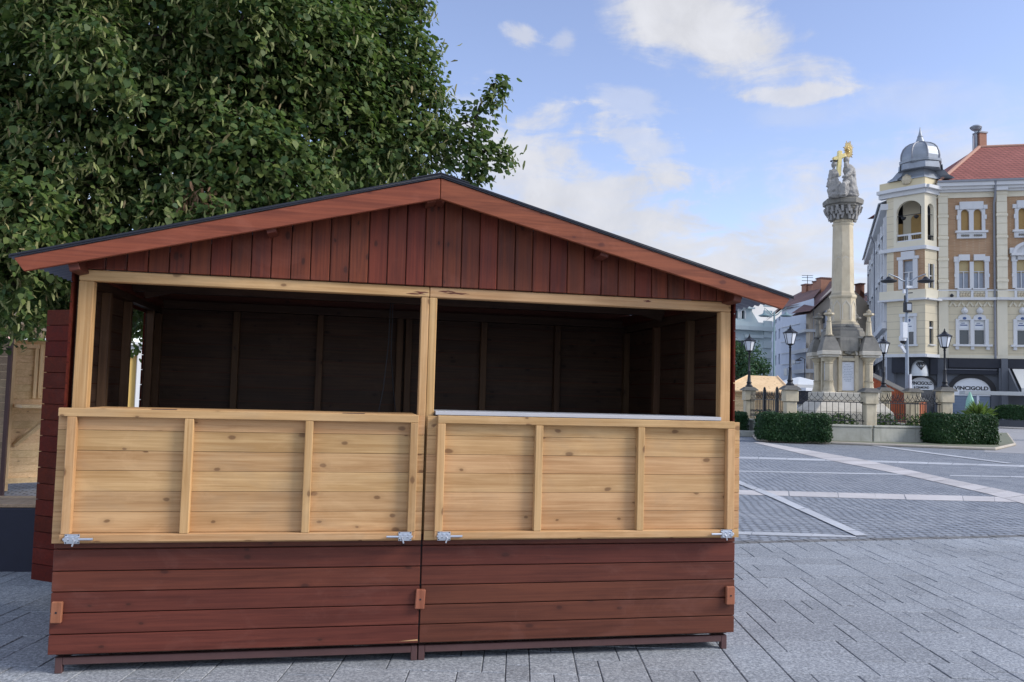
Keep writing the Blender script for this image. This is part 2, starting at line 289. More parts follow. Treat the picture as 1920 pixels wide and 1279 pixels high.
# ------------------------------------------------------------------ mesh helpers
NOSPLIT = ('ornament', 'inscription', 'lettering', 'print', 'leaves', 'halo', 'tracery', 'arms', 'seat_slats', 'railing', 'siren', 'figure', 'base', 'dove', 'roof', 'wall', 'emblem', 'foliage', 'limbs', 'lantern', 'lining', 'inside', 'latch', 'balustrade', 'sheet', 'wing', 'pole', 'pier')
class MB:
    def __init__(s): s.v = []; s.f = []; s.mi = []; s.g = []
    def add(s, vs, fs, mi=0):
        o = len(s.v); f0 = len(s.f); s.v += [tuple(x) for x in vs]; s.f += [tuple(i+o for i in f) for f in fs]; s.mi += [mi]*len(fs)
        s.g.append((o, len(s.v), f0, len(s.f))); return s
    def pieces(s, tol=.03):   # groups of added shapes that touch one another
        n = len(s.g); par = list(range(n))
        if n > 400 or n < 2: return [list(range(n))]
        A = np.array(s.v); lo = np.array([A[a:b].min(0) for a, b, _, _ in s.g])-tol/2; hi = np.array([A[a:b].max(0) for a, b, _, _ in s.g])+tol/2
        def fd(i):
            while par[i] != i: i = par[i]
            return i
        for i in range(n):
            hit = np.where(((lo[i] <= hi[i+1:]) & (hi[i] >= lo[i+1:])).all(1))[0]+i+1
            for j in hit:
                a, b = fd(i), fd(int(j))
                if a != b: par[b] = a
        out = {}
        for i in range(n): out.setdefault(fd(i), []).append(i)
        return list(out.values())
    def sub(s, idx):
        m = MB()
        for i in idx:
            a, b, c, d = s.g[i]; o = len(m.v); m.v += s.v[a:b]; m.f += [tuple(k-a+o for k in f) for f in s.f[c:d]]; m.mi += s.mi[c:d]; m.g.append((o, len(m.v), 0, 0))
        return m
    def hexa(s, p, mi=0):   # 8 points: bottom ring 0-3, top ring 4-7
        return s.add(p, [(0, 3, 2, 1), (4, 5, 6, 7), (0, 1, 5, 4), (1, 2, 6, 5), (2, 3, 7, 6), (3, 0, 4, 7)], mi)
    def box(s, x0, x1, y0, y1, z0, z1, mi=0):
        return s.hexa([(x0, y0, z0), (x1, y0, z0), (x1, y1, z0), (x0, y1, z0), (x0, y0, z1), (x1, y0, z1), (x1, y1, z1), (x0, y1, z1)], mi)
    def bar(s, a, b, w, h, side=Vector((0, 1, 0)), mi=0):  # rectangular bar from a to b; w across `side`, h along the third axis
        a = Vector(a); b = Vector(b); d = (b-a).normalized(); sd = (side - d*side.dot(d)).normalized(); t = d.cross(sd)
        P = []
        for c in (a, b):
            for (i, j) in ((-1, -1), (1, -1), (1, 1), (-1, 1)): P.append(c + sd*(i*w/2) + t*(j*h/2))
        return s.hexa(P, mi)
    def tube(s, pts, r, n=8, mi=0, cap=True):
        pts = [Vector(p) for p in pts]; rs = r if hasattr(r, '__len__') else [r]*len(pts); V = []; Fc = []
        ref = None
        for i, p in enumerate(pts):
            d = (pts[min(i+1, len(pts)-1)]-pts[max(i-1, 0)])
            d = d.normalized() if d.length > 1e-9 else Vector((0, 0, 1))
            if ref is None:
                ref = Vector((1, 0, 0)) if abs(d.x) < .8 else Vector((0, 1, 0))
            a = (ref - d*ref.dot(d)).normalized(); ref = a; b = d.cross(a)
            for k in range(n):
                t = 2*PI*k/n; V.append(p + (a*math.cos(t)+b*math.sin(t))*rs[i])
        for i in range(len(pts)-1):
            for k in range(n):
                Fc.append((i*n+k, i*n+(k+1) % n, (i+1)*n+(k+1) % n, (i+1)*n+k))
        if cap: Fc.append(tuple(range(n-1, -1, -1))); Fc.append(tuple((len(pts)-1)*n+k for k in range(n)))
        return s.add(V, Fc, mi)
    def lathe(s, prof, c=(0, 0, 0), n=16, rot=0, mi=0, sx=1, sy=1, ex=Vector((1, 0, 0)), ey=Vector((0, 1, 0))):
        c = Vector(c); V = []; Fc = []
        for (r, z) in prof:
            for k in range(n):
                t = rot+2*PI*k/n; V.append(c + ex*(r*math.cos(t)*sx) + ey*(r*math.sin(t)*sy) + Vector((0, 0, z)))
        m = len(prof)
        for i in range(m-1):
            for k in range(n): Fc.append((i*n+k, i*n+(k+1) % n, (i+1)*n+(k+1) % n, (i+1)*n+k))
        Fc.append(tuple(range(n-1, -1, -1))); Fc.append(tuple((m-1)*n+k for k in range(n)))
        return s.add(V, Fc, mi)
    def prism(s, poly, off, mi=0):  # poly: list of 3D points, extruded by vector off
        off = Vector(off); n = len(poly); P = [Vector(p) for p in poly]; V = P+[p+off for p in P]
        Fc = [tuple(range(n-1, -1, -1)), tuple(range(n, 2*n))]+[(i, (i+1) % n, n+(i+1) % n, n+i) for i in range(n)]
        return s.add(V, Fc, mi)
    def build(s, name, mat, parent=None, bevel=0, smooth=False, label=None, fixn=True, split=None):
        if (split or (split is None and parent and not any(w in name for w in NOSPLIT))):
            pc = s.pieces()
            if 1 < len(pc) <= 14:
                obs = [s.sub(p).build(name, mat, parent, bevel, smooth, label, fixn, False) for p in pc]; return obs[0]
        me = bpy.data.meshes.new(name); o = bpy.data.objects.new(name, me); COL.objects.link(o)
        org = wloc(parent) if parent else Vector((0, 0, 0))
        me.from_pydata([tuple(Vector(v)-org) for v in s.v], [], s.f)
        for mm in (mat if isinstance(mat, (list, tuple)) else [mat]): me.materials.append(mm)
        if any(s.mi): me.polygons.foreach_set('material_index', s.mi)
        if fixn:
            bm = bmesh.new(); bm.from_mesh(me); bmesh.ops.recalc_face_normals(bm, faces=bm.faces); bm.to_mesh(me); bm.free()
        if smooth:
            me.polygons.foreach_set('use_smooth', [True]*len(me.polygons))
            if smooth != 'all': me.set_sharp_from_angle(angle=R_(38))
        if bevel:
            md = o.modifiers.new('bevel', 'BEVEL'); md.width = bevel; md.segments = 1; md.limit_method = 'ANGLE'
        if parent: o.parent = parent
        if label: o['label'] = label
        me.update(); return o
def wloc(o):
    v = Vector((0, 0, 0))
    while o: v += Vector(o.location); o = o.parent
    return v
def thing(name, label, cat, loc, group=None):
    o = bpy.data.objects.new(name, None); COL.objects.link(o); o.location = loc; o.empty_display_size = .2
    o['label'] = label; o['category'] = cat
    if group: o['group'] = group
    return o
def tag(o, label, cat, group=None):
    o['label'] = label; o['category'] = cat
    if group: o['group'] = group
    return o
def struct(o): o['kind'] = 'structure'; return o
def copy_tree(o, parent=None):
    c = o.copy(); COL.objects.link(c)
    if parent: c.parent = parent
    for ch in list(o.children): copy_tree(ch, c)
    return c
def text_mesh(body, size, O, ux, uz, n, depth=.01, name='lettering', mat=None, parent=None, bold=0.0, width=None):
    cu = bpy.data.curves.new('t', 'FONT'); cu.body = body; cu.size = size; cu.extrude = depth/2; cu.align_x = 'CENTER'; cu.align_y = 'CENTER'; cu.offset = bold
    ob = bpy.data.objects.new('t', cu); COL.objects.link(ob); bpy.context.view_layer.update()
    me = bpy.data.meshes.new_from_object(ob.evaluated_get(bpy.context.evaluated_depsgraph_get()))
    bpy.data.objects.remove(ob); bpy.data.curves.remove(cu)
    vs_ = [v.co.copy() for v in me.vertices]
    w = max(v.x for v in vs_)-min(v.x for v in vs_); k = (width/w) if width else 1
    O = Vector(O); mb = MB(); mb.add([O+ux*(v.x*k)+uz*v.y+n*v.z for v in vs_], [tuple(p.vertices) for p in me.polygons])
    bpy.data.meshes.remove(me)
    return mb.build(name, mat, parent)

# many small leaves as one mesh (numpy)
LEAF = np.array([(0, -.5, 0), (.36, -.42, .05), (.50, -.05, .10), (.30, .30, .05), (0, .62, -.06), (-.30, .30, .05), (-.50, -.05, .10), (-.36, -.42, .05)])
OVAL = np.array([(0, -.5, 0), (.28, 0, .04), (0, .5, 0), (-.28, 0, .04)])
def unit(a): return a/np.maximum(np.linalg.norm(a, axis=-1, keepdims=True), 1e-9)
def leaf_mesh(name, pos, nrm, tip, size, mat, parent=None, shape=LEAF, aspect=1.0):
    pos = np.asarray(pos); N = len(pos); k = len(shape)
    z = unit(nrm); y = unit(tip-(tip*z).sum(1, keepdims=True)*z); x = np.cross(y, z)
    s = np.asarray(size).reshape(-1, 1, 1)*np.ones((N, 1, 1))
    V = pos[:, None, :]+s*(x[:, None, :]*(shape[None, :, 0:1]*aspect)+y[:, None, :]*shape[None, :, 1:2]+z[:, None, :]*shape[None, :, 2:3])
    if parent: V = V-np.array(wloc(parent))
    me = bpy.data.meshes.new(name); me.vertices.add(N*k); me.vertices.foreach_set('co', V.reshape(-1).astype(np.float32))
    me.loops.add(N*k); me.loops.foreach_set('vertex_index', np.arange(N*k, dtype=np.int32))
    me.polygons.add(N); me.polygons.foreach_set('loop_start', np.arange(0, N*k, k, dtype=np.int32))
    me.polygons.foreach_set('loop_total', np.full(N, k, dtype=np.int32))
    me.update(calc_edges=True); me.validate()
    me.materials.append(mat); o = bpy.data.objects.new(name, me); COL.objects.link(o)
    if parent: o.parent = parent
    return o

# ------------------------------------------------------------------ ground: base sheet, cobbled square, slab paving, pale granite bands
def sheet(name, pts, z, mat):
    mb = MB(); mb.add([(p[0], p[1], z) for p in pts], [tuple(range(len(pts)))]); o = mb.build(name, mat, fixn=False)
    if o.data.polygons[0].normal.z < 0: o.data.flip_normals()
    return struct(o)
def cobble_mat():
    m, g, b = new_mat('grey granite setts'); o = g.obj()
    w = g.v('ADD', g.mp(o, rot=(0, 0, R_(-9))), g.v('SCALE', g.v('SUBTRACT', g.noise(o, 1.1, 3, .5, out=1), (.5, .5, .5)), scale=.16))
    br = g.n('ShaderNodeTexBrick', {'Vector': w, 'Color1': (.195, .22, .26), 'Color2': (.31, .34, .385), 'Mortar': (.055, .058, .065), 'Scale': 1.0,
             'Mortar Size': .016, 'Mortar Smooth': .6, 'Brick Width': .125, 'Row Height': .115, 'Bias': -.1})
    big = g.noise(o, .16, 5, .6); mid = g.noise(o, 1.4, 5, .6)
    c = g.mix(g.mr(big, .35, .7, 0, .45), br.outputs[0], (.20, .215, .24)); c = g.mix(g.mr(mid, .4, .8, 0, .35), c, (.40, .41, .43))
    g.set(b.inputs['Base Color'], c); b.inputs['Roughness'].default_value = .62; b.inputs['Specular IOR Level'].default_value = .45
    h = g.m('SUBTRACT', g.m('MULTIPLY', g.noise(w, 8, 3, .5), .4), br.outputs['Fac'])
    g.set(b.inputs['Normal'], g.bump(h, .9, .02)); return m
M['cobble'] = cobble_mat()
M['band'] = stone('pale granite band', (.38, .395, .42), (.48, .50, .53), (.29, .30, .32), .4, 1.4, up_soot=False, rough=.65, isv=.12)
M['band_pink'] = stone('pale pinkish granite band', (.43, .41, .41), (.53, .51, .50), (.33, .32, .33), .4, 1.4, up_soot=False, rough=.65, isv=.12)
M['street'] = plain('pale asphalt street', (.30, .30, .31), .8, 0, .08, .8)
M['kerb'] = stone('sandy kerb stone', (.38, .33, .27), (.46, .42, .36), (.28, .26, .22), .4, 1.4, up_soot=False)
M['joint'] = plain('dark joint sand', (.10, .105, .112), .9, 0, .25, 30)
struct(sheet('ground', [(-700, -300), (900, -300), (900, 1200), (-700, 1200)], -.004, M['street']))
EDGE_A, EDGE_B = ground(1380, 1016), ground(1920, 1004)
ed = (EDGE_B-EDGE_A).normalized(); en = Vector((-ed.y, ed.x, 0))     # away from the camera
def along(t, off=0): return EDGE_A+ed*t+en*off
sheet('cobbled_square', [along(-40, .02), along(60, .02), along(75, 60), along(-60, 60)], 0.0, M['cobble'])
# slab paving built stone by stone (rotated pattern), clipped at the gutter line
def clip(poly, P, n):
    out = []
    for i in range(len(poly)):
        a, b = poly[i], poly[(i+1) % len(poly)]; da = (a-P).dot(n); db = (b-P).dot(n)
        if da <= 0: out.append(a)
        if (da < 0) != (db < 0): out.append(a+(b-a)*(da/(da-db)))
    return out
def slab_mat():
    m, g, b = new_mat('grey exposed aggregate slabs'); o = g.obj(); i = g.isl()
    sp = g.noise(o, 62, 6, .82); sp2 = g.noise(o, 46, 4, .6); big = g.noise(o, .5, 5, .6)
    c = g.ramp(sp, [(.34, (.075, .085, .098)), (.50, (.265, .285, .31)), (.66, (.56, .585, .61))])
    c = g.mix(g.mr(sp2, .4, .72, 0, .45), c, (.21, .22, .235))
    gm = g.n('ShaderNodeTexVoronoi', {'Vector': o, 'Scale': 2.3, 'Randomness': 1.0})
    gs = g.m('MULTIPLY', g.mr(gm.outputs['Distance'], .07, .045), g.m('GREATER_THAN', g.n('ShaderNodeSeparateColor', {0: gm.outputs['Color']}).outputs[0], .72))
    c = g.mix(g.m('MULTIPLY', gs, .55), c, (.06, .062, .066))
    wet = g.mr(g.noise(o, .9, 7, .65, .8), .55, .72); c = g.mix(g.m('MULTIPLY', wet, .28), c, (.14, .145, .15))
    v = g.m('MULTIPLY', g.mr(i, 0, 1, .88, 1.10), g.mr(big, .3, .7, .88, 1.1))
    c = g.n('ShaderNodeHueSaturation', {'Value': v, 'Color': c}).outputs[0]
    g.set(b.inputs['Base Color'], c); g.set(b.inputs['Roughness'], g.mr(sp, .3, .7, .75, .55)); b.inputs['Specular IOR Level'].default_value = .4
    g.set(b.inputs['Normal'], g.bump(sp, .35, .006)); return m
M['slab'] = slab_mat()
sheet('joint_bed', [along(-30, -.16), along(40, -.16), along(40, -14), along(-30, -14)], .007, M['joint'])
mb = MB(); ang = YAW+.01; ux = Vector((math.cos(ang), -math.sin(ang), 0)); uy = Vector((math.sin(ang), math.cos(ang), 0))
cx0 = Vector((1.4, -1, 0)); US = .128; NA, NB = 194, 136; occ = np.zeros((NA, NB), bool); rsl = random.Random(5)
for j in range(NB):
    for i in range(NA):
        if occ[i, j]: continue
        opts = [(2, 2), (3, 2), (2, 3), (3, 3), (2, 2), (3, 2), (4, 2), (2, 1), (4, 3), (1, 1), (1, 2), (3, 2), (2, 3)]; rsl.shuffle(opts)
        for (wa, wb) in opts+[(1, 1)]:
            if i+wa <= NA and j+wb <= NB and not occ[i:i+wa, j:j+wb].any(): break
        occ[i:i+wa, j:j+wb] = True
        a, t, w, L = -9.5+i*US, -5.2+j*US, wa*US, wb*US
        gp = .0030
        q = [cx0+ux*(a+gp)+uy*(t+gp), cx0+ux*(a+w-gp)+uy*(t+gp), cx0+ux*(a+w-gp)+uy*(t+L-gp), cx0+ux*(a+gp)+uy*(t+L-gp)]
        q = clip(q, along(0, -.16), en)
        if len(q) >= 3:
            c = sum(q, Vector())/len(q); h = .012+rsl.uniform(-.0018, .0018); n = len(q)
            inn = [p+(c-p).normalized()*.005 for p in q]
            V = [(p.x, p.y, 0.0015) for p in q]+[(p.x, p.y, h-.003) for p in q]+[(p.x, p.y, h) for p in inn]
            fs = [(k, (k+1) % n, n+(k+1) % n, n+k) for k in range(n)]+[(n+k, n+(k+1) % n, 2*n+(k+1) % n, 2*n+k) for k in range(n)]+[tuple(range(2*n, 3*n))]
            mb.add(V, fs)
struct(mb.build('slab_paving', M['slab']))
# gutter of dark rough setts between the slabs and the square
mb = MB()
t = -14.0
while t < 14:
    for row in range(1):
        L = random.uniform(.09, .16); p = along(t, -.07); q = along(t+L-.012, -.07); w = .062
        hh = random.uniform(.006, .014)
        P = [p-en*w, q-en*w, q+en*w, p+en*w]
        mb.hexa([(v.x, v.y, .0015) for v in P]+[(v.x, v.y, hh) for v in P])
    t += L
M['gutter_stone'] = stone('dark gutter setts', (.12, .12, .125), (.22, .22, .22), (.06, .07, .05), .7, 5, up_soot=False)
struct(mb.build('gutter_strip', M['gutter_stone'], bevel=.008))
def band(name, up_, lo_, mat, z):
    A = [ground(*p) for p in up_]; B = [ground(*p) for p in lo_]
    def pts(L, t):
        d = [0]; 
        for a, b in zip(L[:-1], L[1:]): d.append(d[-1]+(b-a).length)
        q = t*d[-1]
        for k in range(len(L)-1):
            if q <= d[k+1] or k == len(L)-2: return L[k].lerp(L[k+1], (q-d[k])/max(d[k+1]-d[k], 1e-6))
    ln = (A[-1]-A[0]).length; n = max(3, int(ln/.75)); mb = MB(); ts = [0]
    while ts[-1] < 1: ts.append(min(1, ts[-1]+random.uniform(.6, 1.3)/n))
    for a, b in zip(ts[:-1], ts[1:]):
        e = .006/ln; P = [pts(A, a+e), pts(A, b-e), pts(B, b-e), pts(B, a+e)]; j = [random.uniform(-.012, .012) for _ in range(4)]
        P = [p+(en*jj) for p, jj in zip(P, j)]
        mb.add([(p.x, p.y, z) for p in P], [(0, 1, 2, 3)])
    o = mb.build(name, mat, fixn=False)
    if o.data.polygons[0].normal.z < 0: o.data.flip_normals()
    return struct(o)
band('granite_band', [(1427, 829), (1622, 863), (1800, 903), (1914, 926), (1990, 943)], [(1412, 830), (1553, 863), (1714, 895), (1866, 930), (1935, 950)], M['band_pink'], .008)
band('granite_band', [(1381, 919), (1654, 926), (1914, 933), (1990, 935)], [(1381, 927.5), (1654, 936), (1914, 942), (1990, 944)], M['band_pink'], .004)
band('granite_band', [(1384, 902), (1462, 932), (1628, 1006)], [(1378, 906), (1436, 929), (1604, 1006)], M['band'], .012)
band('granite_band', [(1340, 996), (1599, 1003), (1604, 1006)], [(1340, 1001), (1500, 1006), (1606, 1008)], M['band'], .0045)
band('granite_band', [(1340, 855.5), (1550, 861), (1920, 872.5), (1990, 874)], [(1340, 859), (1550, 864.5), (1920, 876), (1990, 878)], M['band'], .004)
band('granite_band', [(1340, 882), (1697, 889)], [(1340, 884), (1697, 891)], M['band'], .0048)
band('granite_band', [(1780, 891), (1990, 895)], [(1780, 893), (1990, 897.5)], M['band'], .0048)
band('granite_band', [(1640, 835), (1760, 851), (1905, 870)], [(1625, 835), (1750, 852), (1888, 870)], M['band'], .012)

# ------------------------------------------------------------------ the market hut
W, DEP = 3.746, 1.95
hut = thing('market_hut', 'large red and pine timber market hut with two open serving hatches in the foreground', 'market hut', (W/2, 0, 0))
gap = .0022
def boards_h(mb, x0, x1, y0, y1, zs, mi=0, jitter=.0):
    for a, b in zip(zs[:-1], zs[1:]):
        j = random.uniform(-jitter, jitter)
        mb.box(x0, x1, y0+j, y1+j, a+gap, b-gap, mi)
zl = [.112, .213, .32, .426, .53, .643, .72]
for (x0, x1) in ((-.002, 1.868), (1.876, W)):
    mb = MB(); boards_h(mb, x0, x1, 0, .019, zl, jitter=.0012)
    mb.build('lower_wall', M['red_x'], hut, bevel=.003)
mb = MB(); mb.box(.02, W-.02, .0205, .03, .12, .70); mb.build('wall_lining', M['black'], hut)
mb = MB()    # splintered pale edge at the foot of the left panel
mb.add([at_y(712, 1204, -.0025), at_y(783, 1201.5, -.0025), at_y(783, 1198.5, -.0025), at_y(745, 1203, -.0025)], [(0, 1, 2, 3)]); mb.add([v+Vector((0, .004, 0)) for v in map(Vector, mb.v[:4])], [(3, 2, 1, 0)])
mb.build('splintered_edge', M['pine_x'], hut)
# steel base frame with feet
for (x0, x1) in ((.028, 1.869), (1.875, W-.035)):
    mb = MB(); mb.box(x0+.035, x1-.035, .022, .057, .055, .092); mb.box(x0+.035, x1-.035, DEP-.06, DEP-.025, .055, .092)
    for x in (x0, x1-.035): mb.box(x, x+.035, .0225, .0575, .012, .093); mb.box(x, x+.035, DEP-.06, DEP-.025, .012, .093); mb.box(x, x+.035, .0585, DEP-.061, .055, .0925)
    mb.build('base_frame', M['rail'], hut, bevel=.003)
# front frame: posts and beams
ZB0, ZB1 = 2.03, 2.088
for nm, x0, x1 in (('corner_post', .035, .108), ('centre_post', 1.828, 1.8725), ('centre_post', 1.8735, 1.918), ('corner_post', W-.095, W-.03)):
    mb = MB(); mb.box(x0, x1, .022, .082, .70, ZB0-.001); mb.build(nm, M['pine_z'], hut, bevel=.004)
for x0, x1 in ((.035, 1.8715), (1.8745, W-.03)):
    mb = MB(); mb.box(x0, x1, .020, .084, ZB0, ZB1); mb.build('front_beam', M['pine_x'], hut, bevel=.004)
mb = MB(); rg2 = random.Random(4)
for (xa, xb, zc) in ((1.74, 1.85, 2.045), (1.78, 1.87, 2.055), (1.92, 2.02, 2.066), (1.95, 2.10, 2.058), (3.15, 3.2, 2.07)):
    n = 7; up2 = [(xa+(xb-xa)*k/n, zc+.006*math.sin(PI*k/n)*rg2.uniform(.5, 1.3)) for k in range(n+1)]; lo2 = [(x, z-.012*math.sin(PI*k/n)*rg2.uniform(.4, 1)-.001) for k, (x, z) in enumerate(up2)]
    mb.prism([(x, .0199, z) for x, z in up2+lo2[::-1]], (0, -.0006, 0))
mb.build('paint_smear', M['red_x'], hut)
# gable boards
PKX, PKZ, SL = 1.895, 2.555, .268      # underside of the barge boards
mb = MB(); x = .06
while x < W-.06:
    w = min(.1045, W-.06-x); xa, xb = x+.002, x+w-.002
    def zt(xx): return PKZ+.102-abs(xx-PKX)*SL
    j = random.uniform(-.0015, .0015)
    top = [(xa, zt(xa)), (xb, zt(xb))]
    if xa < PKX < xb: top.insert(1, (PKX, zt(PKX)))
    poly = [(xa, ZB1+.003)]+[(xb, ZB1+.003)]+top[::-1]
    if max(zt(xa), zt(xb)) > ZB1+.012 and min(zt(xa), zt(xb)) > ZB1+.0035: mb.prism([(p[0], .004+j, p[1]) for p in poly], (0, .018, 0))
    x += w
mb.build('gable_boards', M['red_z'], hut, bevel=.0035)
mb = MB(); mb.prism([(.1, .026, ZB1+.004), (W-.1, .026, ZB1+.004), (PKX, .026, PKZ+.06)], (0, .01, 0)); mb.build('gable_lining', M['black'], hut)
# barge boards
RY0, RY1 = -.165, -.14
LX, RX, ZR = -.215, 4.005, .268
def ztop(x): return PKZ+.115-abs(x-PKX)*SL
for sgn, xe in ((-1, LX), (1, RX)):
    pk = PKX+sgn*.0015
    poly = [(pk, ztop(PKX)), (xe, ztop(xe)), (xe-sgn*.05, ztop(xe-sgn*.05)-.078), (pk, ztop(PKX)-.115)]
    mb = MB(); mb.prism([(p[0], RY0, p[1]) for p in poly], (0, RY1-RY0, 0)); mb.build('barge_board', M['rake'], hut, bevel=.003)
# corrugated roof, flashing, ridge cap
for sgn, xe in ((-1, LX-.02), (1, RX+.02)):
    mb = MB(); V = []; NY = 190; y0, y1 = -.175, DEP+.17
    for k in range(NY+1):
        y = y0+(y1-y0)*k/NY; h = .008*math.sin(2*PI*(y-y0)/.076)
        for xx in (PKX, (PKX+xe)/2, xe): V.append((xx, y, ztop(xx)+.012+h))
    fs = [(k*3+i, k*3+i+1, (k+1)*3+i+1, (k+1)*3+i) for k in range(NY) for i in range(2)]
    mb.add(V, fs); o = mb.build('roof_sheet', [M['roof'], M['sheet']], hut, smooth='all')
    md = o.modifiers.new('thick', 'SOLIDIFY'); md.thickness = .002; md.material_offset = 1 if o.data.polygons[0].normal.z > 0 else 0; md.offset = -1
    if o.data.polygons[0].normal.z < 0: o.data.flip_normals(); md.material_offset = 1
    mb = MB(); P = [(PKX, ztop(PKX)), (xe, ztop(xe)), (xe, ztop(xe)+.019), (PKX, ztop(PKX)+.019)]
    mb.prism([(p[0], RY0-.006, p[1]+.003) for p in P], (0, .004, 0)); mb.build('edge_flashing', M['roof'], hut)
mb = MB()
for sgn in (-1, 1):
    P = [(PKX, ztop(PKX)+.026), (PKX+sgn*.16, ztop(PKX+.16)+.026), (PKX+sgn*.16, ztop(PKX+.16)+.032), (PKX, ztop(PKX)+.032)]
    mb.prism([(p[0], -.17, p[1]) for p in P], (0, DEP+.34, 0))
mb.build('ridge_cap', M['roof'], hut)
# purlins with ends showing under the eaves
for i, xx in enumerate((.05, 1.0, PKX-.052, PKX+.012, 2.86, W-.06)):
    zz = ztop(xx)-.03
    mb = MB(); mb.bar((xx, RY1+.001, zz-.05), (xx, DEP+.12, zz-.05), .055 if i in (2, 3) else .05, .075, side=Vector((1, 0, -SL if xx > PKX else SL)))
    mb.build('purlin', M['red_x'], hut, bevel=.003)
# side and back walls: red outside, boards darkened in colour for shade inside
zw = [.112+.106*k for k in range(19)]+[2.11]
door_y0, door_y1 = 1.03, 1.62
mb = MB(); mi = MB()
for a, b in zip(zw[:-1], zw[1:]):
    for (ya, yb) in ((.02, door_y0), (door_y1, DEP)) if a < 2.0 else ((.02, DEP),):
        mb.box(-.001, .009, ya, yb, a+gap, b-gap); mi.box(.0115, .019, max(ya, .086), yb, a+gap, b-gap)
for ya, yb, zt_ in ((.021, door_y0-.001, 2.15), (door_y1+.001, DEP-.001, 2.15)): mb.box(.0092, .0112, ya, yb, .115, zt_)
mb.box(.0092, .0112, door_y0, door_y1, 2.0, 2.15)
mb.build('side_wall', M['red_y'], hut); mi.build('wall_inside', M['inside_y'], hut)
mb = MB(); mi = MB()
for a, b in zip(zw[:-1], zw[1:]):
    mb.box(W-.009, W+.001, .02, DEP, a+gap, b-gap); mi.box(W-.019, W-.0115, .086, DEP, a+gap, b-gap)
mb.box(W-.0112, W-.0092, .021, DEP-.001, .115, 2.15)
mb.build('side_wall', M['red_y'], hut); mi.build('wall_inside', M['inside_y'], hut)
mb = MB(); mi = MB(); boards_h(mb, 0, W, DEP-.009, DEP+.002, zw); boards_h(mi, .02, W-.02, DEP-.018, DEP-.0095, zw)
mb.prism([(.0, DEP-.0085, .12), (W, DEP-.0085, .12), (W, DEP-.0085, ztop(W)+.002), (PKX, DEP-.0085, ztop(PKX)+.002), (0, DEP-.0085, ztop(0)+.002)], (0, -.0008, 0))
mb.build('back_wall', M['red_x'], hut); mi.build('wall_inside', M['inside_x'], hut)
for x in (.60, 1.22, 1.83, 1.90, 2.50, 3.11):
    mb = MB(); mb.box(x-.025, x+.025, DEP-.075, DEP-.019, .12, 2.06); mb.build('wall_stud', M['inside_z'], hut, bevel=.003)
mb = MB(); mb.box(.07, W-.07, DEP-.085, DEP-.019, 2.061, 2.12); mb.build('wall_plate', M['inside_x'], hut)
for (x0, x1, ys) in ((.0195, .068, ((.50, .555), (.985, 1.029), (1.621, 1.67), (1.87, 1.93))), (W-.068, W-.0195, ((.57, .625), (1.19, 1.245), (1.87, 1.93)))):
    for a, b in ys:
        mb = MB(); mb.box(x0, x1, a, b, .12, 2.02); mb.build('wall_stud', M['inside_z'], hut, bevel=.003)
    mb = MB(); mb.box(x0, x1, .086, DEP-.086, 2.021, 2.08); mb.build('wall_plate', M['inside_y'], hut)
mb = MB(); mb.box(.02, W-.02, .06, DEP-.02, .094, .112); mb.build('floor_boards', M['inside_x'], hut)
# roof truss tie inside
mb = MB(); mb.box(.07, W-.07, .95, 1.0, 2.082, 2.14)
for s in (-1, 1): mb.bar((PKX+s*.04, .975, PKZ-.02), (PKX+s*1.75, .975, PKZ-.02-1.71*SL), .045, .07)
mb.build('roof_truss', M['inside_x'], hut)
# counters
mb = MB(); mb.box(1.925, 3.645, -.01, .32, 1.366, 1.388); mb.build('counter_top', M['white_board'], hut, bevel=.002, label='white laminate counter behind the right hatch')
mb = MB(); mb.box(.115, 1.82, .0, .30, 1.350, 1.366); mb.build('counter_top', M['pine_x'], hut, bevel=.002)
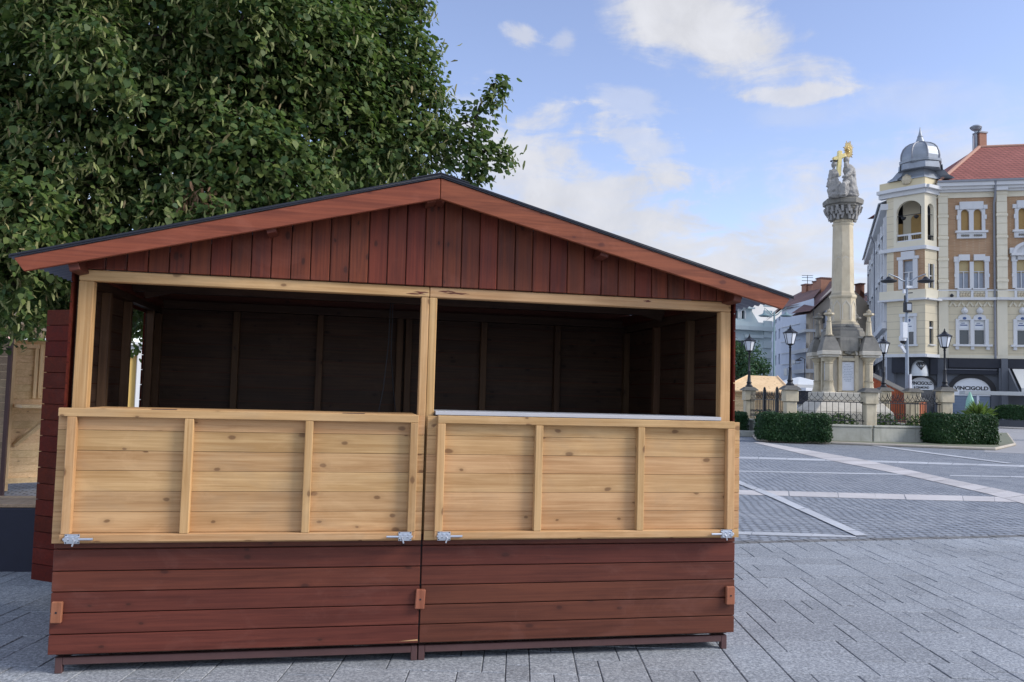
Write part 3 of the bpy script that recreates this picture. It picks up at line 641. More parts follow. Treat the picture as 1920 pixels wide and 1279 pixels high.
# fold-down hatches
def hatch(x0, x1, stiles, latches):
    zb, zt_ = .677, 1.365
    mb = MB(); global gap; og = gap; gap = .0009; zz = [zb, .730, .836, .941, 1.046, 1.149, 1.253, zt_-.004]
    boards_h(mb, x0, x1, -.036, -.018, zz, jitter=.001)
    gap = og; mb.box(x0+.001, x1-.001, -.0178, -.015, zb+.001, zt_-.006)
    h = mb.build('hatch', M['pine_x'], hut, bevel=.0012)
    def part(nm, mat, *b):
        m_ = MB(); m_.box(*b); o = m_.build(nm, mat, h, bevel=.003)
        return o
    part('hatch_rail', M['pine_x'], stiles[0][0] if x0 > 1 else x0+.008, stiles[-1][1], -.078, -.0365, 1.322, zt_)
    part('hatch_rail', M['pine_x'], x0+.045 if x0 < 1 else stiles[0][0], stiles[-1][1], -.078, -.0365, .690, .729)
    for a, b in stiles: part('hatch_stile', M['pine_z'], a, b, -.0772 if a > x0+.2 and b < x1-.2 else -.0785, -.0365, .7295 , 1.3215)
    for xl, flip in latches:
        m_ = MB(); s = -1 if flip else 1
        m_.box(xl-.035, xl+.035, -.0815, -.0795, .684, .732)
        m_.tube([(xl-s*.04, -.0905, .708), (xl+s*.10, -.0905, .708)], .0068, 10)
        for dx in (-.026, .0, .026): m_.box(xl+dx-.008, xl+dx+.008, -.0985, -.0816, .697, .719)
        m_.tube([(xl+s*.012, -.091, .708), (xl+s*.016, -.106, .70), (xl+s*.008, -.104, .675)], .0045, 8)
        m_.build('bolt_latch', M['zinc'], h, smooth=True)
        m_ = MB()
        for dx in (-.029, .029):
            for zz_ in (.689, .727): m_.lathe([(.0035, 0), (.0025, .002)], (0, 0, 0), 8)
        for k, (dx, zz_) in enumerate(((-.029, .689), (-.029, .727), (.029, .689), (.029, .727))):
            for q in range(16): m_.v[k*16+q] = (xl+dx+m_.v[k*16+q][0], -.0816-m_.v[k*16+q][2], zz_+m_.v[k*16+q][1])
        m_.build('screw', M['iron'], h)
    for a in (x0+.45, x1-.45):     # hinges on the top rail
        m_ = MB(); m_.box(a, a+.12, -.076, -.04, zt_+.0005, zt_+.003); m_.build('hinge', M['rail'], h)
    return h
hatch(-.004, 1.864, [(.047, .092), (.611, .656), (1.222, 1.264), (1.783, 1.826)], [(.105, False), (1.772, True)])
hatch(1.879, 3.752, [(1.932, 1.976), (2.489, 2.532), (3.097, 3.139), (3.655, 3.702)], [(1.985, False), (3.652, True)])
# turn buttons
for xa, za, tl in ((.034, .33, .02), (1.872, .355, .05), (3.711, .335, 0)):
    mb = MB(); mb.box(-.026, .026, -.026, -.002, -.053, .053)
    mb.v = [(xa+v[0]*math.cos(tl)+v[2]*math.sin(tl), v[1], za+v[2]*math.cos(tl)-v[0]*math.sin(tl)) for v in mb.v]
    b_ = mb.build('turn_button', M['button'], hut, bevel=.004)
    m2 = MB(); m2.tube([(xa, -.0255, za), (xa, -.0272, za)], .0055, 8); m2.build('screw', M['iron'], b_)
# open red door hinged on the left side wall
hp = Vector((-.014, 1.03, 0)); dd = Vector((-.83, .56, 0)).normalized(); dn = Vector((dd.y, -dd.x, 0)); DL = .655
mb = MB()
dz = [.19+.105*k for k in range(17)]+[1.975]
for a, b in zip(dz[:-1], dz[1:]):
    P = [hp, hp+dd*DL, hp+dd*DL+dn*.018, hp+dn*.018]
    mb.hexa([(p.x, p.y, a+gap) for p in P]+[(p.x, p.y, b-gap) for p in P])
P = [hp+dd*.001+dn*.0185, hp+dd*(DL-.001)+dn*.0185, hp+dd*(DL-.001)+dn*.021, hp+dd*.001+dn*.021]
mb.hexa([(p.x, p.y, .195) for p in P]+[(p.x, p.y, 1.97) for p in P])
dr = mb.build('door', M['red_y'], hut, bevel=.003)
mb = MB(); q = hp+dd*.03+dn*.018; q2 = hp+dd*.07+dn*.018
for aa, bb in ((.025, .07),):
    P = [hp+dd*aa-dn*.03, hp+dd*bb-dn*.03, hp+dd*bb-dn*.0005, hp+dd*aa-dn*.0005]
    mb.hexa([(p.x, p.y, .2) for p in P]+[(p.x, p.y, 1.96) for p in P])
mb.build('door_batten', M['pine_z'], dr)
c = hp+dd*(DL-.1)+dn*.019+Vector((0, 0, 1.17)); mb = MB(); mb.tube([c, c+dn*.004], .007, 8); mb.build('lock_button', M['zinc'], dr)
# cables hanging inside
for k, (pts) in enumerate(([(1.70, .9, 2.08), (1.695, .9, 1.8), (1.67, .88, 1.5), (1.61, .86, 1.15)], [(1.715, .9, 2.08), (1.715, .92, 1.75), (1.74, .94, 1.5), (1.79, .96, 1.15)])):
    mb = MB(); mb.tube(pts, .003, 6); o = mb.build('hanging_cable', M['iron'])
    tag(o, ('thin cable hanging inside the hut and swinging left', 'thin cable hanging inside the hut and swinging right')[k], 'cable', 'cables hanging inside the hut')

# ------------------------------------------------------------------ linden tree behind the hut
TD = 9.3
tb = at_depth(330, 640, TD); tree = thing('linden_tree', 'big leafy linden tree with pale seed bracts rising behind the hut', 'tree', (tb.x, tb.y, 0))
def px(x, y, D=TD): return np.array(at_depth(x, y, D))
mb = MB(); T0 = Vector((tb.x, tb.y, 0))
trunk_pts = [T0, T0+Vector((.03, 0, 1.2)), T0+Vector((-.02, .05, 2.4)), T0+Vector((.05, 0, 4.0)), T0+Vector((0, .05, 6.2)), T0+Vector((.05, 0, 6.8))]
mb.tube(trunk_pts, [.27, .21, .19, .15, .08, .02], 14); mb.build('trunk', M['bark'], tree, smooth='all')
lobes = []   # centre, radius
cen = px(330, 190); RXY, RYD, RZ = 2.62, 2.2, 2.72
rs = np.random.default_rng(11)
nl = 115
for k in range(nl):
    z = rs.uniform(-.95, 1); a_ = rs.uniform(0, 2*PI); rr = math.sqrt(1-z*z)
    d = np.array([rr*math.cos(a_), rr*math.sin(a_), z]); s = rs.uniform(.76, 1.05)
    lobes.append((cen+d*np.array([RXY, RYD, RZ])*s, rs.uniform(.34, .68)))
for (x, y, D, r) in [(815, 270, 10.0, .42), (770, 205, 10.2, .5), (880, 285, 9.8, .28), (770, 285, 9.9, .5), (890, 225, 9.9, .14), (912, 185, 9.9, .10), (930, 155, 9.9, .05), (905, 285, 9.8, .15),
                     (940, 290, 9.8, .06), (885, 325, 9.8, .12), (735, 95, 10.3, .45), (790, 105, 10.2, .2), (700, 50, 10.4, .6), (755, 20, 10.4, .25), (785, 8, 10.4, .12), (785, 155, 10.2, .28), (740, 170, 10.1, .5), (660, 260, 9.7, .6),
                     (600, 120, 9.8, .7), (480, 300, 9.0, .6), (380, 330, 8.7, .5), (250, 210, 8.6, .7), (120, 120, 8.6, .8), (40, 420, 8.0, .55), (60, 300, 8.4, .6), (10, 480, 8.0, .45), (110, 470, 8.3, .32),
                     (30, 535, 8.3, .36), (90, 530, 8.6, .28), (68, 588, 8.3, .08), (100, 520, 8.6, .3), (250, 400, 8.6, .5), (330, 60, 9.2, .8), (540, 330, 9.3, .5), (700, 310, 9.8, .45), (-60, 500, 8.3, .5),
                     (225, 600, 12.0, .5), (150, 545, 11.2, .45), (200, 470, 9.5, .5), (270, 560, 11.5, .55), (-80, 380, 8.2, .7), (-60, 200, 8.6, .8)]:
    lobes.append((px(x, y, D-1.3 if D > 8.9 else D-.9), r*.86))
P_, N_, T_, BP, BT = [], [], [], [], []
limb = MB()
for li, (c, r) in enumerate(lobes):
    if li >= nl:
        cand = [l[0] for l in lobes if .05 < np.linalg.norm(l[0]-c) and np.linalg.norm(l[0]-cen) < np.linalg.norm(c-cen)]
        c2 = min(cand, key=lambda q: np.linalg.norm(q-c)) if cand else cen; limb.tube([Vector(c2), Vector(c2).lerp(Vector(c), .5)+Vector((0, 0, .06)), Vector(c)], [.018, .012, .004], 5)
    else:
      a0 = Vector(trunk_pts[3] if c[2] > 3.2 else trunk_pts[2]); e0 = Vector(c); md_ = a0.lerp(e0, .55)+Vector((0, 0, .25))
      limb.tube([a0, md_, e0], [.05, .03, .008], 6)
    nt_ = int(205*r*r/.36)+12; pb = rs.choice([.08, .3, .7, .95])
    for k in range(nt_):
        d = unit(rs.normal(size=3)+np.array([0, 0, .25])); base = c+d*r*rs.uniform(.45, 1.0)
        out = unit(d*.8+unit(c-cen)*.6+rs.normal(size=3)*.35)
        dr_ = unit(out+np.array([0, 0, -.55])); nlf = rs.integers(5, 9)
        ln = rs.uniform(.10, .24)
        for q in range(nlf):
            t = q/nlf; p = base+dr_*ln*t+rs.normal(size=3)*.045
            P_.append(p); N_.append(unit(np.array([0, 0, .75])+out*.65+rs.normal(size=3)*.42)); T_.append(unit(out*.7+np.array([0, 0, -.75])+rs.normal(size=3)*.45))
        if rs.random() < pb:
            for q in range(rs.integers(1, 6)): BP.append(base+dr_*ln*rs.uniform(.2, 1)+rs.normal(size=3)*.05+np.array([0, 0, -.03])); BT.append(unit(np.array([0, 0, -1])+rs.normal(size=3)*.38))
# inner fill
nf = 26000; d = unit(rs.normal(size=(nf, 3))); rad = rs.uniform(.40, .84, size=(nf, 1)); FP = cen+d*np.array([RXY, RYD, RZ])*rad
P_ = np.concatenate([np.array(P_), FP]); N_ = np.concatenate([np.array(N_), unit(rs.normal(size=(nf, 3))+np.array([0, 0, .8]))]); T_ = np.concatenate([np.array(T_), unit(rs.normal(size=(nf, 3)))])
keep = ~((P_[:, 0] > -.35) & (P_[:, 0] < W+.35) & (P_[:, 1] < DEP+.3) & (P_[:, 1] > -1) & (P_[:, 2] < 2.95)) & (P_[:, 2] > 1.75)
P_, N_, T_ = P_[keep], N_[keep], T_[keep]
leaf_mesh('crown', P_, N_, T_, rs.triangular(.026, .052, .082, len(P_)), M['leaf'], tree)
limb.build('limbs', M['bark'], tree, smooth='all')
BP, BT = np.array(BP), np.array(BT)
kb = ~((BP[:, 0] > -.35) & (BP[:, 0] < W+.35) & (BP[:, 1] < DEP+.3) & (BP[:, 2] < 2.95)) & (BP[:, 2] > 1.8); BP, BT = BP[kb], BT[kb]
STRIP = np.array([(-.08, -.5, 0), (.08, -.5, 0), (.13, 0, .10), (.05, .5, -.02), (-.05, .5, -.02), (-.13, 0, .10)])
leaf_mesh('seed_bracts', BP, rs.normal(size=(len(BP), 3))+np.array([0, -.4, .2]), BT, rs.uniform(.06, .10, len(BP)), M['bract'], tree, shape=STRIP, aspect=1.0)
for x, y in ((345, 392), (395, 385), (372, 372)):
    dpz = px(x, y, 7.4)+rs.normal(size=(26, 3))*np.array([.05, .045, .06])
    leaf_mesh('dry_bracts', dpz, rs.normal(size=(len(dpz), 3)), unit(np.array([0, 0, -1])+rs.normal(size=(len(dpz), 3))*.4), rs.uniform(.06, .11, len(dpz)), M['bract_dry'], tree, shape=STRIP)
print('leaves', len(P_), 'bracts', len(BP))

# ------------------------------------------------------------------ left background: pine stalls, bench, shrub, houses
STW = 1.15
def left_stalls():
    # nearer stall end wall (greyed, side on) and the open pine stall beside it
    A = ground(2, 921); B = ground(75, 914)
    st = thing('market_stall', 'bright pine market stall with a shelf on a slanted brace left of the red door', 'market stall', (A.x, A.y, 0), 'light pine market stalls')
    fx = Vector((.84, .54, 0)).normalized(); fn = Vector((fx.y, -fx.x, 0))
    O = Vector((A.x, A.y, 0))
    sc = (O-CAM).dot(fw)/F
    def z(y): return CAM.z+((712-y)*sc)*1.0
    def bx(mb, u0, u1, z0, z1, d0, d1):
        P = [O+fx*u0+fn*d0, O+fx*u1+fn*d0, O+fx*u1+fn*d1, O+fx*u0+fn*d1]; mb.hexa([(p.x, p.y, z0) for p in P]+[(p.x, p.y, z1) for p in P])
    mb = MB(); zz = .14
    while zz < 2.05: bx(mb, .05, STW, zz+.0008, min(zz+.10, 2.05)-.0008, -.02, 0); zz += .10
    bx(mb, .06, STW-.01, .15, 2.04, -.03, -.0205)
    mb.build('front_wall', M['stall_pine'], st, bevel=.002)
    mb = MB(); bx(mb, .0, .07, .0, 2.08, -.05, .03); bx(mb, STW-.04, STW+.03, .0, 2.08, -.05, .03)
    for u in (.30, .36): bx(mb, u, u+.045, 1.25, 2.0, .001, .03)
    bx(mb, .07, .35, 1.94, 2.0, .031, .05)
    mb.build('corner_post', M['stall_pine_z'], st, bevel=.003)
    mb = MB(); bx(mb, .0, STW, .10, .17, .002, .045); mb.build('foot_rail', M['stall_pine'], st)
    mb = MB(); bx(mb, .08, STW-.05, 1.13, 1.17, .001, .42); mb.build('shelf', M['stall_pine'], st)
    mb = MB(); a = O+fx*.12+fn*.02+Vector((0, 0, .62)); b = O+fx*.55+fn*.38+Vector((0, 0, 1.11)); mb.bar(a, b, .05, .05, side=fx); mb.build('brace', M['stall_pine_z'], st)
    mb = MB(); 
    P = [O+fx*-.02+fn*.25+Vector((0, 0, 2.08)), O+fx*(STW+.1)+fn*.25+Vector((0, 0, 2.08)), O+fx*(STW+.1)+Vector((0, 0, 2.5))-fn*1.0, O+fx*-.02+Vector((0, 0, 2.5))-fn*1.0]
    mb.prism(P, (0, 0, .05)); mb.build('roof', M['stall_pine'], st)
    mb = MB(); bx(mb, .0, .03, .14, 2.05, -2.0, -.06); mb.build('side_wall', M['stall_pine'], st)
    # greyed stall nearer the left edge
    A2 = ground(-12, 930); s2 = thing('market_stall', 'greyed wooden stall wall cut off by the left picture edge', 'market stall', (A2.x, A2.y, 0), 'light pine market stalls')
    O = Vector((A2.x, A2.y, 0)); fx = Vector((1, .1, 0)).normalized(); fn = Vector((fx.y, -fx.x, 0))
    mb = MB(); zz = .1
    while zz < 2.0: bx(mb, -2.0, .06, zz+.002, zz+.098, -.02, 0); zz += .1
    mb.build('front_wall', M['stall_grey'], s2, bevel=.002)
    mb = MB(); bx(mb, .06, .105, 0, 2.03, -.06, .01); mb.build('corner_post', M['rail'], s2)
    mb = MB(); bx(mb, -2.0, .42, 2.07, 2.24, -.12, .015); mb.build('fascia', M['stall_pine'], s2)
left_stalls()
# dark bench block under the tree
bA = ground(-140, 1077); bB = ground(160, 1074)
bench = thing('bench_block', 'low navy bench block with a wooden top left behind the hut', 'bench', (bA.x, bA.y, 0))
ux_ = (Vector((bB.x-bA.x, bB.y-bA.y, 0))).normalized(); uy_ = Vector((-ux_.y, ux_.x, 0))
def bbx(u0, u1, v0, v1, z0, z1):
    mb = MB(); P = [Vector((bA.x, bA.y, 0))+ux_*u+uy_*v for u, v in ((u0, v0), (u1, v0), (u1, v1), (u0, v1))]
    mb.hexa([(p.x, p.y, z0) for p in P]+[(p.x, p.y, z1) for p in P]); return mb
bbx(-.6, 1.1, 0, .55, 0, .50).build('bench_body', M['navy'], bench, bevel=.01)
mb = MB()
for k in range(4): mb.v += [];
for k in range(4):
    b_ = bbx(-.62, 1.12, .02+k*.13, .14+k*.13, .502, .53); mb.add(b_.v, b_.f)
mb.build('seat_slats', M['stall_grey'], bench, bevel=.004)

def shrub(name, label, cat, c, rx, ry, rz, n, size, mat, seed=1, group=None, trunk=True):
    rg = np.random.default_rng(seed); o = thing(name, label, cat, (c[0], c[1], 0), group)
    k = max(6, int(n/220)); d0 = unit(rg.normal(size=(k, 3))); cs = np.array(c)+d0*np.array([rx, ry, rz])*rg.uniform(.3, .8, (k, 1)); rr = rg.uniform(.3, .55, k)
    idx = rg.integers(0, k, n); d = unit(rg.normal(size=(n, 3))); pos = cs[idx]+d*np.array([rx, ry, rz])*(rr[idx]*rg.uniform(.6, 1.05, n))[:, None]
    pos[:, 2] = np.maximum(pos[:, 2], .05)
    leaf_mesh('crown', pos, unit(d+rg.normal(size=(n, 3))*.5+np.array([0, 0, .4])), unit(rg.normal(size=(n, 3))+np.array([0, 0, -.4])), rg.uniform(.7, 1.3, n)*size, mat, o, shape=OVAL, aspect=1.5)
    if trunk:
        mb = MB(); mb.tube([(c[0], c[1], 0), (c[0], c[1], c[2])], [max(.04, rx*.08), .03], 8)
        for j in range(min(k, 10)): mb.tube([(c[0], c[1], c[2]*.5), tuple(cs[j])], [.04, .012], 5)
        mb.build('trunk', M['bark'], o)
    return o
c = at_depth(110, 560, 16); shrub('garden_tree', 'sunny yellow green young tree glimpsed above the open red door', 'tree', (c.x, c.y, c.z-.1), 1.0, 1.0, 1.0, 2600, .10, M['bright_leaf'], 3)
c = at_depth(215, 605, 19); shrub('garden_tree', 'dark green tree seen through the doorway gap inside the hut', 'tree', (c.x, c.y, c.z+.6), 1.6, 1.6, 1.3, 3500, .12, M['bush'], 4)

# ------------------------------------------------------------------ generic facade frame
class Face:
    def __init__(s, A, B):
        s.O = Vector((A[0], A[1], 0)); d = Vector((B[0]-A[0], B[1]-A[1], 0)); s.L = d.length; s.u = d/s.L
        n = Vector((s.u.y, -s.u.x, 0)); s.n = n if (CAM-s.O).dot(n) > 0 else -n
    def at(s, x, y):
        d = ray(x, y); t = (s.O-CAM).dot(s.n)/d.dot(s.n); p = CAM+d*t; return (p-s.O).dot(s.u), p.z
    def u_(s, x, y=600): return s.at(x, y)[0]
    def z_(s, x, y): return s.at(x, y)[1]
    def p(s, u, z, d=0): return s.O+s.u*u+s.n*d+Vector((0, 0, z))
    def box(s, mb, u0, u1, z0, z1, d0, d1, mi=0):
        P = [s.p(u, 0, d) for u, d in ((u0, d0), (u1, d0), (u1, d1), (u0, d1))]
        return mb.hexa([(q.x, q.y, z0) for q in P]+[(q.x, q.y, z1) for q in P], mi)
    def poly(s, mb, pts, d0, d1, mi=0): return mb.prism([s.p(u, z, d0) for u, z in pts], s.n*(d1-d0), mi)
    def wall(s, mb, u0, u1, z0, z1, holes, reveal=.22, d=0):
        us = sorted({u0, u1, *[h[0] for h in holes], *[h[1] for h in holes]}); zs = sorted({z0, z1, *[h[2] for h in holes], *[h[3] for h in holes]})
        us = [u for u in us if u0 <= u <= u1]; zs = [z for z in zs if z0 <= z <= z1]
        for a, b in zip(us[:-1], us[1:]):
            for c, e in zip(zs[:-1], zs[1:]):
                mu, mz = (a+b)/2, (c+e)/2
                if any(h[0] < mu < h[1] and h[2] < mz < h[3] for h in holes): continue
                mb.add([s.p(a, c, d), s.p(b, c, d), s.p(b, e, d), s.p(a, e, d)], [(0, 1, 2, 3)])
        for h in holes:
            q = [(h[0], h[2]), (h[1], h[2]), (h[1], h[3]), (h[0], h[3])]
            for i in range(4):
                a, b = q[i], q[(i+1) % 4]
                mb.add([s.p(*a, d), s.p(*b, d), s.p(*b, d-reveal), s.p(*a, d-reveal)], [(0, 1, 2, 3)])
def arc(uc, z0, z1, hw, rise, n=10):   # arched outline, counter-clockwise from bottom left
    pts = [(uc-hw, z0), (uc+hw, z0)]
    for k in range(n+1):
        t = PI*k/n; pts.append((uc+hw*math.cos(t), z1-rise+rise*math.sin(t)))
    return pts

# ------------------------------------------------------------------ corner building on the right
cbO = at_depth(1757, 660, 66.1); cbE = at_depth(1925, 660, 64.6)
fr = Face(cbO, cbE)
cb = thing('corner_building', 'cream and brick corner building with a domed corner turret on the right', 'building', (cbO.x, cbO.y, 0))
def U(x): return fr.u_(x)
def Z(y, x=1820): return fr.z_(x, y)
zE, zC, zF = Z(345), Z(361), Z(371)       # eave top, cornice bottom, frieze bottom
zP0, zP1 = Z(561), Z(545)                  # string course, parapet band
zB = Z(666)                                # bottom of upper facade
UR = U(1925)+9.0
bays = [(1822, 1.0), (1931, 1.0)]
wtop, wmid, wlow = [], [], []
holes_b, holes_c = [], []
def pair(xc, y0, y1, hw, off):
    uc = U(xc); z0, z1 = Z(y1, xc), Z(y0, xc); s = .0425
    return [(uc+sg*off-hw, uc+sg*off+hw, z0, z1) for sg in (-1, 1)]
extra = U(1931)-U(1822)
centres = [U(1822), U(1931), U(1931)+extra]
W_top = (Z(433), Z(393)); W_mid = (Z(541), Z(489)); W_low = (Z(646), Z(596))
for uc in centres:
    for sg in (-1, 1):
        holes_b.append((uc+sg*.46-.30, uc+sg*.46+.30, *W_top)); holes_b.append((uc+sg*.55-.38, uc+sg*.55+.38, *W_mid))
        holes_c.append((uc+sg*.55-.40, uc+sg*.55+.40, *W_low))
mb = MB(); fr.wall(mb, U(1757), UR, zP1, zF, [h for h in holes_b]); mb.build('brick_wall', M['brick'], cb)
mb = MB(); fr.wall(mb, U(1757), UR, zB, zP0, holes_c); mb.build('lower_wall', M['cream_rust'], cb)
mb = MB(); fr.box(mb, U(1757), UR, zP0, zP1, -.3, .10); fr.box(mb, U(1757), UR, zF, zC, -.3, .10)
fr.box(mb, U(1757), UR, Z(672), zB, -.3, .14)
mb.build('band_course', M['cream_pale'], cb)
mb = MB(); fr.box(mb, U(1757)-.1, UR, zC, Z(357), -.3, .35); fr.box(mb, U(1757)-.1, UR, Z(357)+.002, Z(352), -.3, .55); fr.box(mb, U(1757)-.1, UR, Z(352)+.002, zE, -.3, .75)
fr.box(mb, U(1757), UR, Z(563.5), Z(560)+.05, .101, .42); fr.box(mb, U(1757), UR, zP1-.04, zP1+.06, .101, .2)
fr.box(mb, U(1866), U(1888), zC, Z(354.5), .351, .62); fr.box(mb, U(1866), U(1888), Z(563.5), Z(560)+.05, .421, .6)
mb.build('cornice', M['white_trim'], cb)
mb = MB(); fr.box(mb, U(1757)-.1, UR, zE+.002, zE+.16, .5, .86); mb.build('gutter', M['gutter'], cb)
# pilasters
def pilaster(xa, xb, proud):
    mb = MB(); ua, ub = U(xa), U(xb); n = 9; z0, z1 = zP1+.061, zC-.002
    for k in range(n):
        a, b = z0+(z1-z0)*k/n, z0+(z1-z0)*(k+1)/n; fr.box(mb, ua, ub, a+.03, b, .001, proud); fr.box(mb, ua+.03, ub-.03, a, a+.03, .001, proud-.06)
        if k % 2 == 0: fr.box(mb, ua-.04, ub+.04, b-.28, b-.10, .001, proud+.05)
    fr.box(mb, ua, ub, zB, zP0-.06, .001, .16); fr.box(mb, ua, ub, zP0+.001, zP1-.045, .101, proud+.04)
    mb.build('pilaster', M['cream_pale'], cb)
pilaster(1759.5, 1777.5, .18); pilaster(1868.5, 1888, .34); u_ = U(1868.5)+extra*1.06
# downpipe
mb = MB(); up_ = U(1864.5); mb.tube([fr.p(up_-.05, zE, .75), fr.p(up_, zC-.3, .5), fr.p(up_, zC-1.0, .17), fr.p(up_, Z(672), .17)], .085, 8); mb.build('downpipe', M['gutter'], cb, smooth=True)
# arcaded frieze under the string course
mb = MB()
u = U(1779)
while u < U(1862):
    for s in (-1, 1): mb.bar(fr.p(u+.28+s*.25, Z(575), .05), fr.p(u+.28, Z(566), .05), .10, .12, side=fr.n)
    u += .62
mb.build('frieze_ornament', M['cream_pale'], cb); mb = MB()
u = U(1892)
while u < UR-1:
    for s in (-1, 1): mb.bar(fr.p(u+.28+s*.25, Z(575), .05), fr.p(u+.28, Z(566), .05), .10, .12, side=fr.n)
    u += .62
mb.build('frieze_ornament', M['cream_pale'], cb)
# windows
for wi, uc in enumerate(centres):
    # top storey: twin arched windows in a white stucco surround
    z0, z1 = W_top
    w = MB(); hw = 1.06
    fr.box(w, uc-hw, uc+hw, Z(447.5), Z(437), .001, .16); fr.box(w, uc-hw-.12, uc+hw+.12, Z(437)+.001, z0, .001, .26)
    for s in (-1, 1):
        fr.box(w, uc+s*.88-.12, uc+s*.88+.12, z0+.001, z1-.02, .001, .15); fr.box(w, uc+s*1.0-.09, uc+s*1.0+.09, z0+.9, z0+1.25, .151, .2)
        fr.box(w, uc+s*1.02-.14, uc+s*1.02+.14, z1+.0, z1+.32, .001, .19)
    fr.box(w, uc-.16, uc+.16, z0+.001, z1-.02, .001, .15)
    fr.box(w, uc-.86, uc+.86, z1+.001, Z(379), .001, .22)
    for s in (-1, 1):
        a = uc+s*.46
        sp = [(a-.30, z1+.002)]+[(a-.30*math.cos(PI*k/10), z1-.34+.34*math.sin(PI*k/10)) for k in range(11)]+[(a+.30, z1+.002)]
        fr.poly(w, sp[::-1], -.08, .14)
    wo = w.build('window', M['white_trim'], cb)
    q = MB()
    for s in (-1, 1): fr.box(q, uc+s*.46-.28, uc+s*.46+.28, z0+.02, z1-.001, -.2, -.16)
    q.build('pane', M['blind'], wo)
    q = MB()
    for s in (-1, 1):
        for k in range(5):
            c = fr.p(uc+s*.46-.24+k*.12, (Z(447.5)+Z(437))/2, .17); q.lathe([(.02, -.09), (.07, -.05), (.08, .03), (.02, .09)], c, 6)
    q.build('sill_ornament', M['soot'], wo)
    # second storey
    z0, z1 = W_mid; w = MB()
    for s in (-1, 0, 1):
        a = uc+s*1.08; ww = .15 if s else .14
        fr.box(w, a-ww, a+ww, z0+.001, z1-.1, .001, .16)
        if s: fr.box(w, a-ww-.06, a+ww+.06, z1-.099, z1+.32, .001, .2); fr.box(w, a+s*.1-.1, a+s*.1+.1, z0+.9, z0+1.15, .161, .19)
    for s in (-1, 1):
        if wi == 0: fr.box(w, uc+s*.55-.40, uc+s*.55+.40, z1+.001, z1+.48, .001, .22)
    if wi:
        fr.box(w, uc-1.35, uc+1.35, z1+.33, z1+.52, .001, .45); fr.box(w, uc-1.0, uc+1.0, z1+.02, z1+.329, .001, .2)
        out = [(uc+1.25*math.cos(PI*k/14), z1+.52+.95*math.sin(PI*k/14)) for k in range(15)]; inn = [(uc+1.0*math.cos(PI*k/14), z1+.52+.72*math.sin(PI*k/14)) for k in range(15)]
        fr.poly(w, out+inn[::-1], .001, .4); fr.poly(w, [(uc-1.0, z1+.521)]+inn[::-1][1:-1]+[(uc+1.0, z1+.521)], .001, .15)
        for s in (-1, 1): fr.box(w, uc+s*1.3-.14, uc+s*1.3+.14, z1+.521, z1+.95, .001, .35)
        w.lathe([(.1, 0), (.28, .12), (.22, .35), (.3, .5), (.1, .75)], fr.p(uc, z1+1.48, .25), 8)
    for s in (-1, 1):
        fr.box(w, uc+s*.55-.38, uc+s*.55+.38, z1-.9, z1-.84, -.14, -.06); fr.box(w, uc+s*.55-.035, uc+s*.55+.035, z0, z1-.901, -.14, -.06)
        fr.box(w, uc+s*.55-.5, uc+s*.55+.5, z0-.10, z0, -.0, .24)
    for u2 in (-1.02, 0, 1.02): fr.box(w, uc+u2-.09, uc+u2+.09, zP0+.05, zP1-.045, .101, .2)
    wo = w.build('window', M['white_trim'], cb)
    q = MB()
    for s in (-1, 1): fr.box(q, uc+s*.55-.38, uc+s*.55+.38, z1-.98, z1, -.2, -.16)
    q.build('blind', M['blind_pale'], wo)
    q = MB()
    for s in (-1, 1): fr.box(q, uc+s*.55-.38, uc+s*.55+.38, z0, z1-.98, -.2, -.17)
    q.build('pane', M['glass_blue'], wo)
    q = MB()
    for s in (-1, 1):
        for k in range(4): q.lathe([(.03, -.16), (.10, -.08), (.12, .05), (.03, .17)], fr.p(uc+s*.52-.3+k*.2, (zP0+zP1)/2, .12), 7)
    q.build('sill_ornament', M['lime'], wo)
    # first storey windows with white pictured head panels
    z0, z1 = W_low; w = MB()
    for s in (-1, 0, 1): fr.box(w, uc+s*1.06-.13, uc+s*1.06+.13, z0, z1-.1, .001, .13)
    for s in (-1, 1):
        a = uc+s*.55; fr.box(w, a-.4, a-.34, z0, z1-.001, -.16, -.05); fr.box(w, a+.34, a+.4, z0, z1-.001, -.16, -.05); fr.box(w, a-.339, a+.339, z1-.98, z1-.84, -.16, -.05)
        hd = arc(a, z1-.2, z1+.28, .46, .3); fr.poly(w, hd, .001, .12)
        w.lathe([(.08, 0), (.22, .1), (.26, .28), (.16, .45), (.06, .55)], fr.p(a, z1+.29, .12), 8)
    fr.box(w, uc-1.4, uc+1.4, z0-.16, z0-.001, .001, .28)
    for k in (-1.1, 0, 1.1): fr.box(w, uc+k-.12, uc+k+.12, z0-.42, z0-.161, .001, .2)
    wo = w.build('window', M['cream_pale'] if False else M['white_trim'], cb)
    q = MB()
    for s in (-1, 1): fr.box(q, uc+s*.55-.34, uc+s*.55+.34, z0, z1-.98, -.2, -.17)
    q.build('pane', M['glass_dark'], wo)
    q = MB()
    for s in (-1, 1):
        fr.box(q, uc+s*.55-.34, uc+s*.55+.34, z1-.84, z1-.002, -.15, -.1)
    q.build('head_panel', M['sign_white'], wo)
    q = MB()
    for s in (-1, 1):
        a = uc+s*.55; c = fr.p(a, z1-.06, .13)
        mbk = [(a+.14*math.cos(2*PI*k/12), z1-.05+.11*math.sin(2*PI*k/12)) for k in range(12)]; fr.poly(q, mbk, .121, .128)
        fr.box(q, a-.18, a+.08, z1-.45, z1-.40, -.099, -.09); fr.box(q, a-.26, a+.26, z1-.62, z1-.54, -.099, -.09)
    q.build('panel_print', M['sign_blue'], wo)

